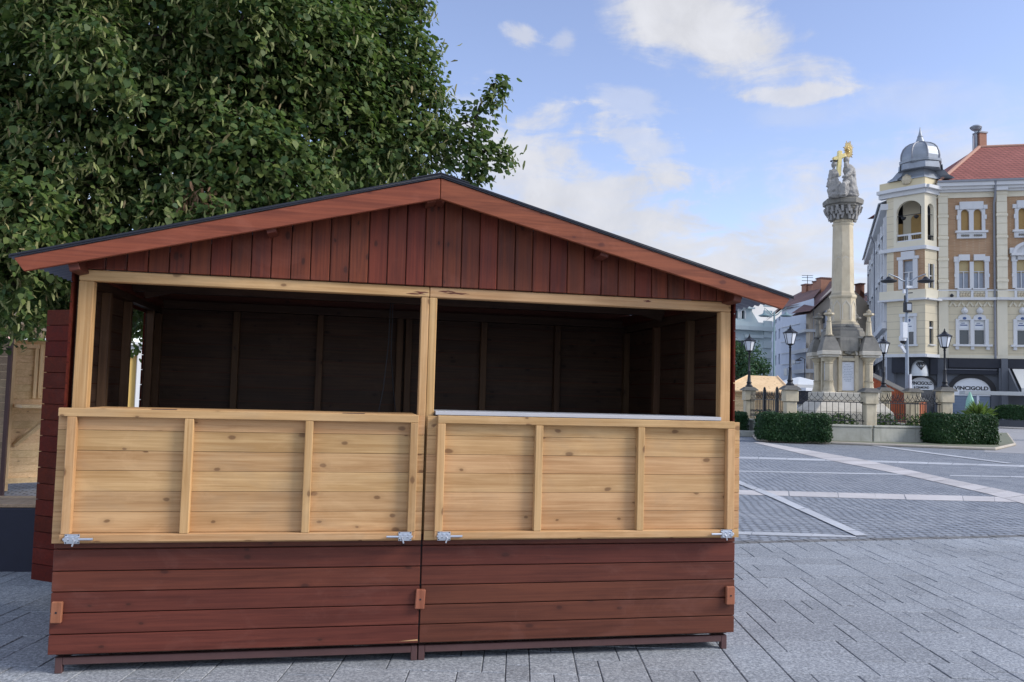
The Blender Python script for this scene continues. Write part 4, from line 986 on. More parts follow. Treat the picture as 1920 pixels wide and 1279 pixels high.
# turret on the chamfered corner
tA = at_depth(1663, 640, 67.6); tA2 = at_depth(1676, 640, 67.1); tB = at_depth(1735, 640, 65.2); tC = at_depth(1757.5, 640, 66.0)
ff = Face(tA2, tB); fs_ = Face(tB, tC); fl = Face(tA, tA2)
TC = (Vector((tA2.x, tA2.y, 0))+Vector((tC.x, tC.y, 0)))/2
def Zf(y): return ff.z_(1705, y)
def Zs(y): return fs_.z_(1746, y)
tw = MB()
zA0, zA1 = Zf(452), Zf(376)          # loggia opening
LU = ff.L; lo_u0, lo_u1 = ff.u_(1681, 420), ff.u_(1729, 420); lc, lhw = (lo_u0+lo_u1)/2, (lo_u1-lo_u0)/2
def arched_wall(face, mb, u0, u1, z0, z1, uc, hw, hz0, hz1, rise, th, n=12):
    # wall with one arched opening, from z0 to z1
    face.box(mb, u0, uc-hw, z0, z1, -th, 0); face.box(mb, uc+hw, u1, z0, z1, -th, 0)
    face.box(mb, uc-hw+.001, uc+hw-.001, z0, hz0, -th, -.002)
    for k in range(n):
        t0, t1 = PI*k/n, PI*(k+1)/n
        a, b = (uc+hw*math.cos(t0), hz1-rise+rise*math.sin(t0)), (uc+hw*math.cos(t1), hz1-rise+rise*math.sin(t1))
        face.poly(mb, [a, b, (b[0], z1), (a[0], z1)][::-1], -th, -.002)
zt0, zt1 = Zf(463), Zf(366)
arched_wall(ff, tw, 0, LU, zt0, zt1, lc, lhw, zA0+.0, zA1, lhw*.95, .3)
su = fs_.L; arched_wall(fs_, tw, 0.001, su, zt0, zt1, su*.5, su*.27, zA0, Zs(382), su*.27, .3)
tw.build('loggia_wall', M['cream_pale'], cb)
tw = MB()
ff.wall(tw, 0, LU, zP0, zt0, [(ff.u_(1694, 515), ff.u_(1713, 515), Zf(542), Zf(489))]); tw.build('turret_brick_wall', M['brick'], cb)
tw = MB(); fs_.wall(tw, 0, su, zP0, zt0, [(su*.33, su*.68, Zs(540), Zs(495))]); 
ff.wall(tw, 0, LU, zB, zP0, [(ff.u_(1693, 620), ff.u_(1714, 620), Zf(646), Zf(594))]); fs_.wall(tw, 0, su, zB, zP0, [(su*.33, su*.68, Zs(645), Zs(602))])
fl.wall(tw, 0, fl.L, zB, zt1, []); tw.build('turret_wall', M['cream_rust'], cb)
# loggia inside, floor and balustrade
tw = MB(); c0 = TC
for f_, L in ((ff, LU), (fs_, su)):
    pass
P = [ff.p(.1, 0, -.3), ff.p(LU, 0, -.3), fs_.p(su, 0, -.3), fs_.p(su, 0, -1.8), ff.p(.1, 0, -1.9)]
tw.prism([(p.x, p.y, zt0+.02) for p in P], (0, 0, .12)); tw.prism([(p.x, p.y, zt1-.1) for p in P], (0, 0, .1))
q0, q1 = ff.p(.0, 0, -1.7), fs_.p(su+.3, 0, -1.6); bf = Face(q0, q1); bf.box(tw, 0, bf.L, zt0+.14, zt1-.1, -.2, 0); tw.build('loggia_inside', M['cream_pale'], cb)
tw = MB(); bf.poly(tw, arc(bf.u_(1724, 420), zt0+.2, Zf(392), .62, .5), .002, .05); bf.box(tw, bf.u_(1684, 430)-.2, bf.u_(1684, 430)+.35, zt0+.2, Zf(410), .002, .05)
tw.build('loggia_door', M['blind'], cb)
tw = MB(); 
for k in range(9): ff.box(tw, lo_u0+.15+k*(lhw*2-.3)/8-.03, lo_u0+.15+k*(lhw*2-.3)/8+.03, zA0-.05, zA0+.0, -.2, -.1)
tw = MB(); ff.box(tw, lo_u0+.02, lo_u1-.02, Zf(441), Zf(438), -.2, -.05); ff.box(tw, lc-.10, lc+.10, zA0, Zf(441), -.2, -.05); ff.box(tw, lo_u0+.02, lo_u1-.02, zA0+.001, zA0+.1, -.22, -.04)
tw.build('balustrade', M['white_trim'], cb)
tw = MB()
for k in range(14):
    u = lo_u0+.1+k*(2*lhw-.2)/13; ff.box(tw, u-.02, u+.02, zA0+.1, Zf(441), -.14, -.10)
for k in range(5):
    if k == 0: tw.build('iron_rail', M['iron'], cb, split=False); tw = MB()
    u = su*.27+k*su*.46/4; fs_.box(tw, u-.015, u+.015, zA0, Zs(443), -.14, -.10)
fs_.box(tw, su*.24, su*.76, Zs(443), Zs(441), -.18, -.06)
ff.box(tw, lo_u0, lo_u1, Zf(403), Zf(402), -.16, -.12); fs_.box(tw, su*.2, su*.8, Zs(402), Zs(401), -.16, -.12)
tw.build('iron_rail', M['iron'], cb); tw = MB()
for k in (.25, .75): tw.lathe([(.02, 0), (.16, .1), (.2, .25), (.03, .32)], ff.p(lo_u0+2*lhw*k, Zf(403)-.36, -.14), 8)
tw.build('hanging_heater', M['iron'], cb)
# turret windows
tw = MB(); ua, ub = ff.u_(1694, 515), ff.u_(1713, 515); z0, z1 = Zf(542), Zf(489)
for a, b in ((ua-.35, ua), (ub, ub+.35)): ff.box(tw, a, b, z0, z1+.1, .001, .16)
ff.box(tw, ua-.45, ub+.45, z1+.101, z1+.34, .001, .2); ff.box(tw, ua-.12, ub+.12, z1+.341, z1+.75, .001, .2); ff.box(tw, ua-.001, ub+.001, z1-.95, z1-.87, -.15, -.05); ff.box(tw, (ua+ub)/2-.05, (ua+ub)/2+.05, z0, z1-.951, -.15, -.05)
wo = tw.build('window', M['white_trim'], cb); q = MB(); ff.box(q, ua, ub, z0, z1, -.2, -.17); q.build('pane', M['glass_blue'], wo)
tw = MB(); fs_.box(tw, su*.28, su*.33, Zs(540), Zs(495), .001, .06); fs_.box(tw, su*.68, su*.73, Zs(540), Zs(495), .001, .06); fs_.box(tw, su*.33, su*.68, Zs(518), Zs(516), -.15, -.08)
wo = tw.build('window', M['white_trim'], cb); q = MB(); fs_.box(q, su*.33, su*.68, Zs(540), Zs(495), -.2, -.17); q.build('pane', M['glass_dark'], wo)
tw = MB(); ua, ub = ff.u_(1693, 620), ff.u_(1714, 620); z0, z1 = Zf(646), Zf(594)
for a, b in ((ua-.2, ua), (ub, ub+.2)): ff.box(tw, a, b, z0, z1, .001, .1)
ff.box(tw, ua-.25, ub+.25, z1+.001, z1+.25, .001, .14); ff.box(tw, ua-.3, ub+.3, z0-.15, z0-.001, .001, .2)
wo = tw.build('window', M['white_trim'], cb); q = MB(); ff.box(q, ua, ub, z0, z1-1.2, -.2, -.17); q.build('pane', M['glass_dark'], wo); q = MB(); ff.box(q, ua, ub, z1-1.2, z1-.01, -.16, -.1); q.build('head_panel', M['sign_white'], wo)
q = MB(); um = (ua+ub)/2; ff.box(q, um-.18, um+.02, z1-.62, z1-.57, -.099, -.09); ff.box(q, um-.22, um+.2, z1-.8, z1-.73, -.099, -.09); ff.poly(q, [(um+.13*math.cos(PI*k/6), z1-.28+.12*math.sin(PI*k/6)) for k in range(12)], -.099, -.09); q.build('panel_print', M['sign_blue'], wo)
tw = MB(); fs_.box(tw, su*.26, su*.75, Zs(648), Zs(646), .001, .16); fs_.box(tw, su*.33, su*.68, Zs(616), Zs(613), -.15, -.06); wo = tw.build('window', M['white_trim'], cb); q = MB(); fs_.box(q, su*.33, su*.68, Zs(645), Zs(602), -.2, -.17); q.build('pane', M['glass_dark'], wo)
# turret bands: cornice, string courses, attic
def ringband(z0, z1, o0, mat, name):
    mb = MB(); pts = []
    fl.box(mb, -.6, fl.L, z0, z1, -.25, o0); ff.box(mb, -o0*.4, LU+o0*.55, z0+.003, z1+.003, -.25, o0); fs_.box(mb, -o0*.3, su+.1, z0-.003, z1-.003, -.25, o0)
    return mb.build(name, mat, cb)
ringband(zt1, zt1+.35, .2, M['white_trim'], 'turret_cornice'); ringband(zt1+.35, zt1+.62, .5, M['white_trim'], 'turret_cornice')
ZSK = 19.62
ringband(zt1+.63, ZSK, .05, M['cream'], 'turret_attic')
ringband(zt0-.30, zt0, .16, M['white_trim'], 'turret_cornice'); ringband(zP0-.05, zP1, .10, M['cream_pale'], 'turret_band'); ringband(Zf(564), zP0-.05, .40, M['white_trim'], 'turret_cornice'); ringband(zB-.25, zB, .14, M['white_trim'], 'turret_cornice')
# dome
dc = at_depth(1725.5, 300, 67.3); DCX = Vector((dc.x, dc.y, 0))
def Zd(y): return at_depth(1725.5, y, 67.3).z
k = 67.3/F
tw = MB(); n8 = 8; ro = YAW+.3
PP = [ff.p(-.45, 0, .14), ff.p(LU*.5, 0, .14), ff.p(LU+.06, 0, .14), fs_.p(su*.5, 0, .16), fs_.p(su+.75, 0, .14)]; PP += [DCX*2-p for p in PP]
rings = [(1.0, ZSK-.02), (1.0, ZSK+.06), (.84, ZSK+.32), (.70, ZSK+.75), (None, Zd(322)), (None, Zd(311))]; V = []
for sc_, z_ in rings:
    for p in PP:
        d_ = p-DCX; q_ = DCX+(d_*sc_ if sc_ else d_.normalized()*(38*k if z_ < Zd(312) else 37*k)); V.append((q_.x, q_.y, z_))
tw.add(V, [(i*10+j, i*10+(j+1) % 10, (i+1)*10+(j+1) % 10, (i+1)*10+j) for i in range(5) for j in range(10)]+[tuple(range(10))])
tw.build('turret_skirt_roof', M['lead'], cb)
tw = MB(); tw.lathe([(35*k, Zd(311)), (38*k, Zd(309)), (38.5*k, Zd(305)), (36*k, Zd(303.5))], DCX, 8, ro); tw.build('dome_ring', M['lead'], cb)
tw = MB(); prof = [(34.5*k, Zd(303.5)), (35*k, Zd(297)), (34*k, Zd(290)), (31*k, Zd(282)), (26*k, Zd(276)), (19*k, Zd(271.5)), (10*k, Zd(268.5)), (7*k, Zd(267))]
tw.lathe(prof, DCX, 8, ro); tw.build('dome', M['lead'], cb)
tw = MB()
for j in range(8):
    t = ro+2*PI*j/8; tw.tube([DCX+Vector((math.cos(t)*r, math.sin(t)*r, z)) for r, z in prof], .07, 6)
tw.build('dome_rib', M['gutter'], cb)
tw = MB(); tw.lathe([(8.5*k, Zd(267.5)), (7*k, Zd(263)), (4.8*k, Zd(257)), (5.2*k, Zd(256)), (3.2*k, Zd(252)), (1.6*k, Zd(245)), (.5*k, Zd(237))], DCX, 10); tw.build('finial', M['lead'], cb, smooth=True)
tw = MB(); c = ff.p(LU*.45, ZSK-.1, .14); tw.lathe([(.05, -.35), (.3, -.25), (.42, .05), (.33, .33), (.1, .5)], c, 10, sx=1, sy=.45, ex=ff.u, ey=ff.n); tw.build('turret_crest', M['lime'], cb)
# main hipped roof
rb = MB(); e0 = fr.p(U(1757), zE+.05, .6); e1 = fr.p(UR, zE+.05, .6); rg = at_depth(1836, 276, 71.5); rg1 = Vector((rg.x, rg.y, rg.z))+fr.u*(UR-U(1836)+4)
h0 = at_depth(1762, 332, 71.0); bk = fr.p(UR, zE+.05, -13); bk0 = fr.p(U(1757)-3.0, zE+.05, -13); e0b = at_depth(1748, 346, 69.0)
V = [e0, e1, rg1, rg, bk, bk0]
rb.add(V, [(0, 1, 2, 3), (3, 2, 4, 5), (0, 3, 5), (1, 4, 2)]); rb.build('roof', M['tile_red'], cb)
rb = MB(); rb.tube([e0, rg], .16, 8); rb.tube([rg, rg1], .14, 8); rb.build('ridge_tiles', plain('pale mortar ridge', (.42, .24, .18), .8), cb)
for (xa, xb, ya) in ((1902, 1920, 297),):
    pass
ch = at_depth(1838, 276, 71.8); mb = MB(); mb.box(ch.x-.35, ch.x+.35, ch.y-.35, ch.y+.35, ch.z-1.0, ch.z+1.15); cho = mb.build('chimney', M['chimney'], cb)
mb = MB(); mb.box(ch.x-.42, ch.x+.42, ch.y-.42, ch.y+.42, ch.z+1.151, ch.z+1.28); mb.lathe([(.17, 0), (.13, .25), (.2, .3), (.1, .42)], (ch.x-.05, ch.y, ch.z+1.28), 8); mb.build('chimney_cap', M['gutter'], cho)
sp = at_depth(1830, 276, 71.6); mb = MB(); sz = at_depth(1830, 250, 71.6).z
mb.tube([(sp.x, sp.y, sp.z-.8), (sp.x, sp.y, sz+.3)], .12, 8); mb.tube([(sp.x-.3, sp.y, sp.z-.6), (sp.x-.3, sp.y, sz-.2)], .05, 6)
k2 = 71.6/F
mb.lathe([(2*k2, 0), (4*k2, 1.8*k2), (2.2*k2, 3.2*k2), (2.2*k2, 6*k2), (7.5*k2, 9.5*k2), (7.5*k2, 10.5*k2), (9*k2, 11*k2), (9*k2, 12.5*k2), (10.5*k2, 13*k2), (10.5*k2, 14.5*k2), (6*k2, 17.5*k2), (1*k2, 19*k2)], (sp.x, sp.y, sz-.1), 14)
o = mb.build('roof_siren', M['lead'], smooth=True); tag(o, 'grey mushroom shaped siren on a mast beside the brick chimney', 'siren')
# left wing receding
wA = at_depth(1664, 640, 67.7); wB = at_depth(1628.5, 640, 95.0)
wf = Face(wA, wB); zW = wf.z_(1650, 436)
def wzz(x, y): return wf.z_(x, y)
zWt = at_depth(1667, 392, 67.9).z
mb = MB(); wholes = []
for i in range(7):
    uu = 2.2+i*3.7
    for (za, zb) in ((2.9+1.6, 2.9+4.0), (9.6, 12.2), (13.6, 15.6)): wholes.append((uu, uu+1.3, za, zb))
wf.wall(mb, 0, wf.L, zB*.0, zWt, wholes); mb.build('wing_wall', M['wing'], cb)
mb = MB()
for i in range(8): wf.box(mb, .4+i*3.7, .9+i*3.7, 8.2, zWt-.5, .001, .25)
for h in wholes:
    wf.box(mb, h[0]-.2, h[0], h[2], h[3], .001, .18); wf.box(mb, h[1], h[1]+.2, h[2], h[3], .001, .18); wf.box(mb, h[0]-.25, h[1]+.25, h[3]+.001, h[3]+.3, .001, .3)
wf.box(mb, 0, wf.L, 7.6, 8.1, .001, .4); wf.box(mb, 0, wf.L, zP0-.1, zP0+.2, .001, .5) if False else None
wf.box(mb, -.2, wf.L, zWt, zWt+.5, -.5, .5); mb.build('wing_trim', M['white_trim'], cb)
mb = MB()
for h in wholes: wf.box(mb, h[0], h[1], h[2], h[3], -.2, -.17)
mb.build('wing_pane', M['glass_dark'], cb)
mb = MB(); P = [wf.p(0, zWt+.502, .7), wf.p(wf.L, zWt+.502, .7), wf.p(wf.L, zWt+2.0, -2.5), wf.p(1.5, zWt+2.0, -2.5)]; mb.prism(P, (0, 0, .1)); mb.build('wing_roof', M['lead'], cb)
mb = MB(); u = 12.5; mb.tube([wf.p(u, zWt+.4, .7), wf.p(u, zWt-.6, .3), wf.p(u, 0, .3)], .08, 6); mb.build('downpipe', M['gutter'], cb)
# closing box behind the facades so no daylight leaks through
mb = MB(); P = [wf.p(.6, 0, -1.2), wf.p(wf.L, 0, -.8), wf.p(wf.L, 0, -9), fr.p(UR, 0, -13), fr.p(UR, 0, -.5), fr.p(.9, 0, -.5), fs_.p(.4, 0, -2.2)]
mb.prism([(p.x, p.y, 0) for p in P], (0, 0, zP1)); mb.build('inner_block', M['greyshop'], cb)
mb = MB(); P = [fr.p(.6, 0, -.5), fr.p(UR, 0, -.5), fr.p(UR, 0, -13), fr.p(-1.0, 0, -13), fr.p(-1, 0, -2.5)]
mb.prism([(p.x, p.y, zP1+.01) for p in P], (0, 0, zE-zP1-.1)); mb.build('inner_block', M['greyshop'], cb)
# ground floor: dark fascia, grey shopfront with two arched openings
zg = Z(672); ug = U(1759)
mb = MB()
def shop_arch(face, mb, ua, ub, ztop_, arches):
    edges = sorted(arches); x0 = ua
    for (uc, hw, zt_, rs_) in edges:
        face.box(mb, x0, uc-hw, 0, ztop_, -.3, 0)
        n = 14
        for k_ in range(n):
            t0, t1 = PI*k_/n, PI*(k_+1)/n; a = (uc+hw*math.cos(t0), zt_-rs_+rs_*math.sin(t0)); b = (uc+hw*math.cos(t1), zt_-rs_+rs_*math.sin(t1))
            face.poly(mb, [(a[0], ztop_), (b[0], ztop_), b, a], -.3, -.001)
        x0 = uc+hw
    face.box(mb, x0, ub, 0, ztop_, -.3, 0)
ac, ahw, azt, ars = U(1820.5), (U(1857)-U(1784))/2, Z(708), Z(708)-Z(733)
shop_arch(fr, mb, U(1757), U(1872), zg, [(ac, ahw, azt, ars)]); fr.box(mb, U(1872)+.001, U(1884), 0, zg, -.3, .6)
fg = Face(at_depth(1674, 740, 67.2), at_depth(1757, 740, 66.05)); GU = fg.L
def Zg(y): return fg.z_(1725, y)
dcx = fg.u_(1728, 735); dhw = (fg.u_(1750, 735)-fg.u_(1703, 735))/2; drs = Zg(707)-Zg(722)
shop_arch(fg, mb, 0, GU, zg, [(dcx, dhw, Zg(707), drs)]); fl.box(mb, 0, fl.L, 0, zg, -.3, 0)
PPf = [tA2, tB, tC, fg.p(GU, 0, -.4), fg.p(0, 0, -.4)]
mb.prism([(p.x, p.y, zB-.24) for p in PPf], (0, 0, .2))
fr.box(mb, U(1884)+.001, UR, 0, zg, -3.0, -2.6)
mb.build('shopfront', M['greyshop'], cb)
mb = MB()
for (face, uc, hw, zt_, rs_) in ((fr, ac, ahw, azt, ars), (fg, dcx, dhw, Zg(707), drs)):
    n = 14
    for k_ in range(n):
        t0, t1 = PI*k_/n, PI*(k_+1)/n; w_ = .34 if face is fr else .18
        P = [(uc+(hw+e)*math.cos(t), zt_-rs_+(rs_+e)*math.sin(t)) for e, t in ((0, t0), (w_, t0), (w_, t1), (0, t1))]; face.poly(mb, P, .002, .12)
mb.build('arch_surround', M['sign_black'], cb)
mb = MB(); fr.box(mb, U(1776), UR, Z(690), Z(672.5), .12, .45); fr.box(mb, U(1768), U(1866), Z(702), Z(694), .002, .35); fr.box(mb, U(1776), UR, Z(694)+.002, Z(690)-.002, .05, .3); mb.build('fascia', M['awning'], cb)
mb = MB(); fr.box(mb, U(1768), U(1866), Z(694)+.01, Z(694)+.05, .352, .4); mb.build('fascia_line', M['gutter'], cb)
def sign(face, uc, hw, z0, zt_, rs_, d, size, parent, wf1, wf2):
    mb = MB(); pts = [(uc-hw, z0), (uc+hw, z0)]+[(uc+hw*math.cos(PI*k_/16), zt_-rs_+rs_*math.sin(PI*k_/16)) for k_ in range(17)]
    face.poly(mb, pts, d-.05, d); so = mb.build('shop_sign', M['sign_white'], parent)
    zz = z0+.42*size/.42*1.55
    text_mesh('VINCIGOLD', size, face.p(uc, z0+size*1.45, d+.012), face.u, Vector((0, 0, 1)), face.n, .02, 'lettering', M['sign_black'], so, bold=.012, width=hw*wf1)
    text_mesh('& DIAMOND', size*.72, face.p(uc, z0+size*.5, d+.012), face.u, Vector((0, 0, 1)), face.n, .02, 'lettering', M['sign_black'], so, bold=.008, width=hw*wf2)
    return so
sign(fr, ac, ahw-.03, Z(742), azt-.03, ars, -.04, .40, cb, 1.78, 1.12)
sign(fg, dcx, dhw-.02, Zg(731), Zg(707)-.02, drs, -.04, .36, cb, 1.80, 1.25)
mb = MB()
z_ = 0.05
while z_ < Z(741): fr.box(mb, ac-ahw+.03, ac+ahw-.03, z_, z_+.16, -.24, -.14); fr.box(mb, ac-ahw+.03, ac+ahw-.03, z_+.16, z_+.24, -.24, -.19); z_ += .24
mb.build('roller_shutter', M['shutter'], cb)
mb = MB(); fg.box(mb, dcx-dhw+.02, dcx+dhw-.02, 0, Zg(732), -.24, -.16); mb.build('shop_door', M['glass_dark'], cb)
# awnings on the corner: dark canopies and the white diamond awning
mb = MB(); a0, a1 = fg.u_(1706, 700), fg.u_(1741, 700)
ac2 = (a0+a1)/2; hw2 = (a1-a0)/2; zt2, zb2 = Zg(675), Zg(699)
nseg = 12; V = []; 
for j in range(7):
    e = (PI/2)*j/6; 
    for i in range(nseg+1):
        t = PI*i/nseg; r = hw2*(1-.0*j); V.append(fg.p(ac2-hw2*math.cos(t)*math.cos(e)*1.0, zb2+(zt2-zb2)*math.sin(e), .02+1.0*math.sin(t)*math.cos(e)))
mb.add(V, [(j*(nseg+1)+i, j*(nseg+1)+i+1, (j+1)*(nseg+1)+i+1, (j+1)*(nseg+1)+i) for j in range(6) for i in range(nseg)])
V2 = [fg.p(ac2-hw2*math.cos(PI*i/nseg), zb2-dz_, .02+1.0*math.sin(PI*i/nseg)) for dz_ in (0, .28) for i in range(nseg+1)]
mb.add(V2, [(i, i+1, nseg+2+i, nseg+1+i) for i in range(nseg)])
aw = mb.build('shop_awning', M['canvas'], cb, smooth=True)
# diamond emblem drawn as thick strokes on the awning front
mb = MB(); ec = Vector((0, 0, 0)); cu_, cz_ = ac2+.05, (zb2+zt2)/2+.02; s_ = .33
def dep_(A_):
    x_, z__ = (cu_-ac2+A_[0]*s_)/hw2, (cz_+A_[1]*s_-zb2)/(zt2-zb2); ce = math.sqrt(max(0, 1-z__*z__)); return .08+ce
pts = {'a': (-1, .35), 'b': (-.62, .8), 'c': (.62, .8), 'd': (1, .35), 'e': (0, -1), 'f': (-.38, .35), 'g': (.38, .35), 'h': (0, .8)}
for p, q in ('ab', 'bc', 'cd', 'de', 'ea', 'ad', 'fe', 'ge', 'bf', 'fh', 'hg', 'gc'):
    A_, B_ = pts[p], pts[q]; dA = 1.06-.35*abs(A_[0])*.3; mb.bar(fg.p(cu_+A_[0]*s_, cz_+A_[1]*s_, dep_(A_)), fg.p(cu_+B_[0]*s_, cz_+B_[1]*s_, dep_(B_)), .03, .06, side=fg.n)
mb.build('diamond_emblem', M['sign_black'], aw)
mb = MB(); fg.box(mb, -.1, fg.u_(1703.5, 700), Zg(700), zB-.25, .01, .6); fg.box(mb, fg.u_(1743, 700), GU, Zg(702), zB-.25, .01, .6); mb.build('corner_canopy', M['awning'], cb)
mb = MB()
for u in (2.0, 9.0, 16.0):
    P = [wf.p(u, 5.2, .05), wf.p(u+6.4, 5.2, .05), wf.p(u+6.4, 4.0, 1.9), wf.p(u, 4.0, 1.9)]; mb.prism(P, (0, 0, -.08)); wf.box(mb, u, u+6.4, 3.6, 3.98, 1.85, 1.92)
mb.build('wing_awning', M['awning'], cb)
# dark side cheek and pale awnings to the right of the shop
mb = MB(); uq = U(1884); P = [fr.p(uq+.02, Z(690), .5), fr.p(uq+.02+.1, Z(737), 2.6), fr.p(uq+.02, Z(737), .5)]
mb.prism(P, fr.u*.12); fr.box(mb, U(1868), uq, Z(737), Z(690), .46, .5); mb.build('awning_cheek', M['greyshop'], cb)
mb = MB(); P = [fr.p(U(1893), Z(691), .5), fr.p(UR, Z(691), .5), fr.p(UR, Z(727), 2.4), fr.p(U(1893), Z(727), 2.4)]; mb.prism(P, (0, 0, -.06)); fr.box(mb, U(1893), UR, Z(734), Z(727)-.01, 2.36, 2.42); mb.build('side_awning', M['awning_pale'], cb)
bd = MB(); p = fr.p(U(1783), zP0+.12, .3); bd.lathe([(.02, 0), (.12, .05), (.15, .14), (.08, .24), (.01, .3)], p, 8); tag(bd.build('pigeon', M['awning'], smooth=True), 'small dark pigeon sitting on the string course of the corner building', 'bird')

# street terrace in front of the shop: frame awning, planter hedges, closed parasol, palm
pe = at_depth(1940, 780, 55)
tf = Face(at_depth(1800, 790, 57), at_depth(1990, 790, 55))
mb = MB(); z0 = tf.z_(1880, 742)
aw2 = thing('terrace_awning', 'long pale terrace awning on posts above the planters at the right edge', 'awning', tf.p(tf.u_(1900), 0, 0))
tf.box(mb, tf.u_(1808), tf.u_(1990), tf.z_(1880, 741), tf.z_(1880, 734), -2.2, .0); mb.build('canopy', M['awning_pale'], aw2)
for x in (1833, 1985):
    mb = MB(); u = tf.u_(x); tf.box(mb, u-.07, u+.07, 0, tf.z_(1880, 741)-.002, -.2, -.06); mb.build('post', M['white_plastic'], aw2)
def hedge_mass(name, label, face, u0, u1, z0, z1, d0, d1, n, size, mat, cat='hedge', group=None, seed=0, planter=False, box_h=0.0, rnd=.25):
    rg = np.random.default_rng(seed); c = face.p((u0+u1)/2, 0, (d0+d1)/2); o = thing(name, label, cat, c, group)
    mb = MB(); e = size*.9
    # rounded core
    nu, nv = 14, 10; L, D_, H = (u1-u0)/2-e, abs(d1-d0)/2-e, (z1-z0)/2-e
    V = []; cz = (z0+z1)/2
    for i in range(nv+1):
        ph = -PI/2+PI*i/nv
        for j in range(nu*2):
            th = 2*PI*j/(nu*2); sgn = lambda v, p: math.copysign(abs(v)**p, v)
            x = sgn(math.cos(ph), rnd)*sgn(math.cos(th), rnd); y = sgn(math.cos(ph), rnd)*sgn(math.sin(th), rnd); z = sgn(math.sin(ph), rnd)
            V.append(face.p((u0+u1)/2+L*x, cz+H*z, (d0+d1)/2+D_*y))
    m2 = nu*2; mb.add(V, [(i*m2+j, i*m2+(j+1) % m2, (i+1)*m2+(j+1) % m2, (i+1)*m2+j) for i in range(nv) for j in range(m2)])
    mb.build('core', M['hedge'], o)
    th = rg.uniform(0, 2*PI, n); ph = np.arcsin(rg.uniform(-1, 1, n)); sg = lambda v, p: np.sign(v)*np.abs(v)**p
    # sample on the super-ellipsoid with better spread: pick random box faces
    f_ = rg.choice(5, n, p=[.40, .08, .08, .10, .34]); a = rg.uniform(-1, 1, n); b = rg.uniform(-1, 1, n)
    X = np.where(f_ == 1, -1, np.where(f_ == 2, 1, a)); Y = np.where(f_ == 0, 1, np.where(f_ == 3, -1, np.where((f_ == 1) | (f_ == 2), a, b))); Zz = np.where(f_ == 4, 1, b)
    pw = 6; nr = (np.abs(X)**pw+np.abs(Y)**pw+np.abs(Zz)**pw)**(1/pw); X, Y, Zz = X/nr, Y/nr, Zz/nr
    lump = 1+.03*np.sin(X*9+seed)+.03*np.sin(Zz*5+X*4)+rg.normal(size=n)*.04+np.where(rg.random(n) < .05, rg.uniform(0, .16, n), 0)
    fu, fn_ = np.array(face.u), np.array(face.n)
    pos = np.array(face.O)+fu*(((u0+u1)/2+(u1-u0)/2*X*(1+(lump-1)*.3))[:, None])+fn_*(((d0+d1)/2+abs(d1-d0)/2*Y*lump)[:, None])+np.array([0, 0, 1])*((cz+(z1-z0)/2*Zz*lump)[:, None])
    pos[:, 2] = np.maximum(pos[:, 2], .03)
    nn = fu*(X**3)[:, None]+fn_*(Y**3)[:, None]+np.array([0, 0, 1])*(Zz**3)[:, None]
    leaf_mesh('foliage', pos, unit(unit(nn)+rg.normal(size=(n, 3))*.7), unit(rg.normal(size=(n, 3))+np.array([0, 0, .5])), rg.uniform(.6, 1.4, n)*size, mat, o, shape=OVAL, aspect=1.3)
    if planter:
        mb = MB(); face.box(mb, u0, u1, .12, z0, d0, d1); mb.build('planter_box', M['planter'], o)
        mb = MB()
        for u in (u0+.1, (u0+u1)/2, u1-.1): face.box(mb, u-.08, u+.08, 0, .12, d0+.1, d1-.1)
        mb.build('foot', M['white_plastic'], o)
    return o
hedge_mass('planter_hedge', 'long clipped hedge in a dark planter box at the right edge', tf, tf.u_(1860), tf.u_(1992), tf.z_(1900, 788), tf.z_(1900, 761), .2, 1.0, 3500, .11, M['hedge'], 'planter', seed=31, planter=True)
pr = at_depth(1819, 790, 50); tp = at_depth(1819, 735, 50).z; bt = at_depth(1819, 766, 50).z
par = thing('closed_parasol', 'folded mint green parasol in front of the roller shutter', 'parasol', (pr.x, pr.y, 0)); kk = 50/F
mb = MB(); mb.tube([(pr.x, pr.y, 0), (pr.x, pr.y, tp)], .03, 8); mb.build('pole', M['steelpole'], par)
mb = MB(); prof = [(7*kk, bt), (5.5*kk, bt+.5*(tp-bt)), (3.6*kk, tp-.3), (1*kk, tp)]
V = []; n = 24
for (r, z) in prof:
    for j in range(n): t = 2*PI*j/n; rr_ = r*(1+.16*math.cos(8*t)); V.append((pr.x+rr_*math.cos(t), pr.y+rr_*math.sin(t), z))
mb.add(V, [(i*n+j, i*n+(j+1) % n, (i+1)*n+(j+1) % n, (i+1)*n+j) for i in range(3) for j in range(n)]); mb.build('canopy', M['mint'], par, smooth='all')
hb = at_depth(1835, 790, 49); palm = thing('potted_palm', 'small bushy palm behind the right hand hedge', 'plant', (hb.x, hb.y, 0))
rg_ = np.random.default_rng(5); n = 260; ph = rg_.uniform(0, 2*PI, n); elv = rg_.uniform(.1, 1.3, n); ln = rg_.uniform(.5, 1.1, n); cz = at_depth(1835, 772, 49).z
dirs = np.stack([np.cos(ph)*np.cos(elv), np.sin(ph)*np.cos(elv), np.sin(elv)], 1)
leaf_mesh('fronds', np.array([hb.x, hb.y, cz-.3])+dirs*(ln*.55)[:, None]+rg_.normal(size=(n, 3))*.1, unit(np.cross(dirs, rg_.normal(size=(n, 3)))), dirs, ln, M['bright_leaf'], palm, shape=OVAL, aspect=.22)
mb = MB(); mb.lathe([(.18, 0), (.25, .45), (.27, .5), (.2, .5)], (hb.x, hb.y, 0), 12); mb.tube([(hb.x, hb.y, .45), (hb.x, hb.y, cz-.2)], .07, 8); mb.build('pot', M['planter'], palm)
hedge_mass('planter_hedge', 'short hedge behind the mint parasol', tf, tf.u_(1806), tf.u_(1852), .5, tf.z_(1830, 766), .9, 1.7, 1400, .12, M['hedge'], 'planter', seed=33, planter=True)

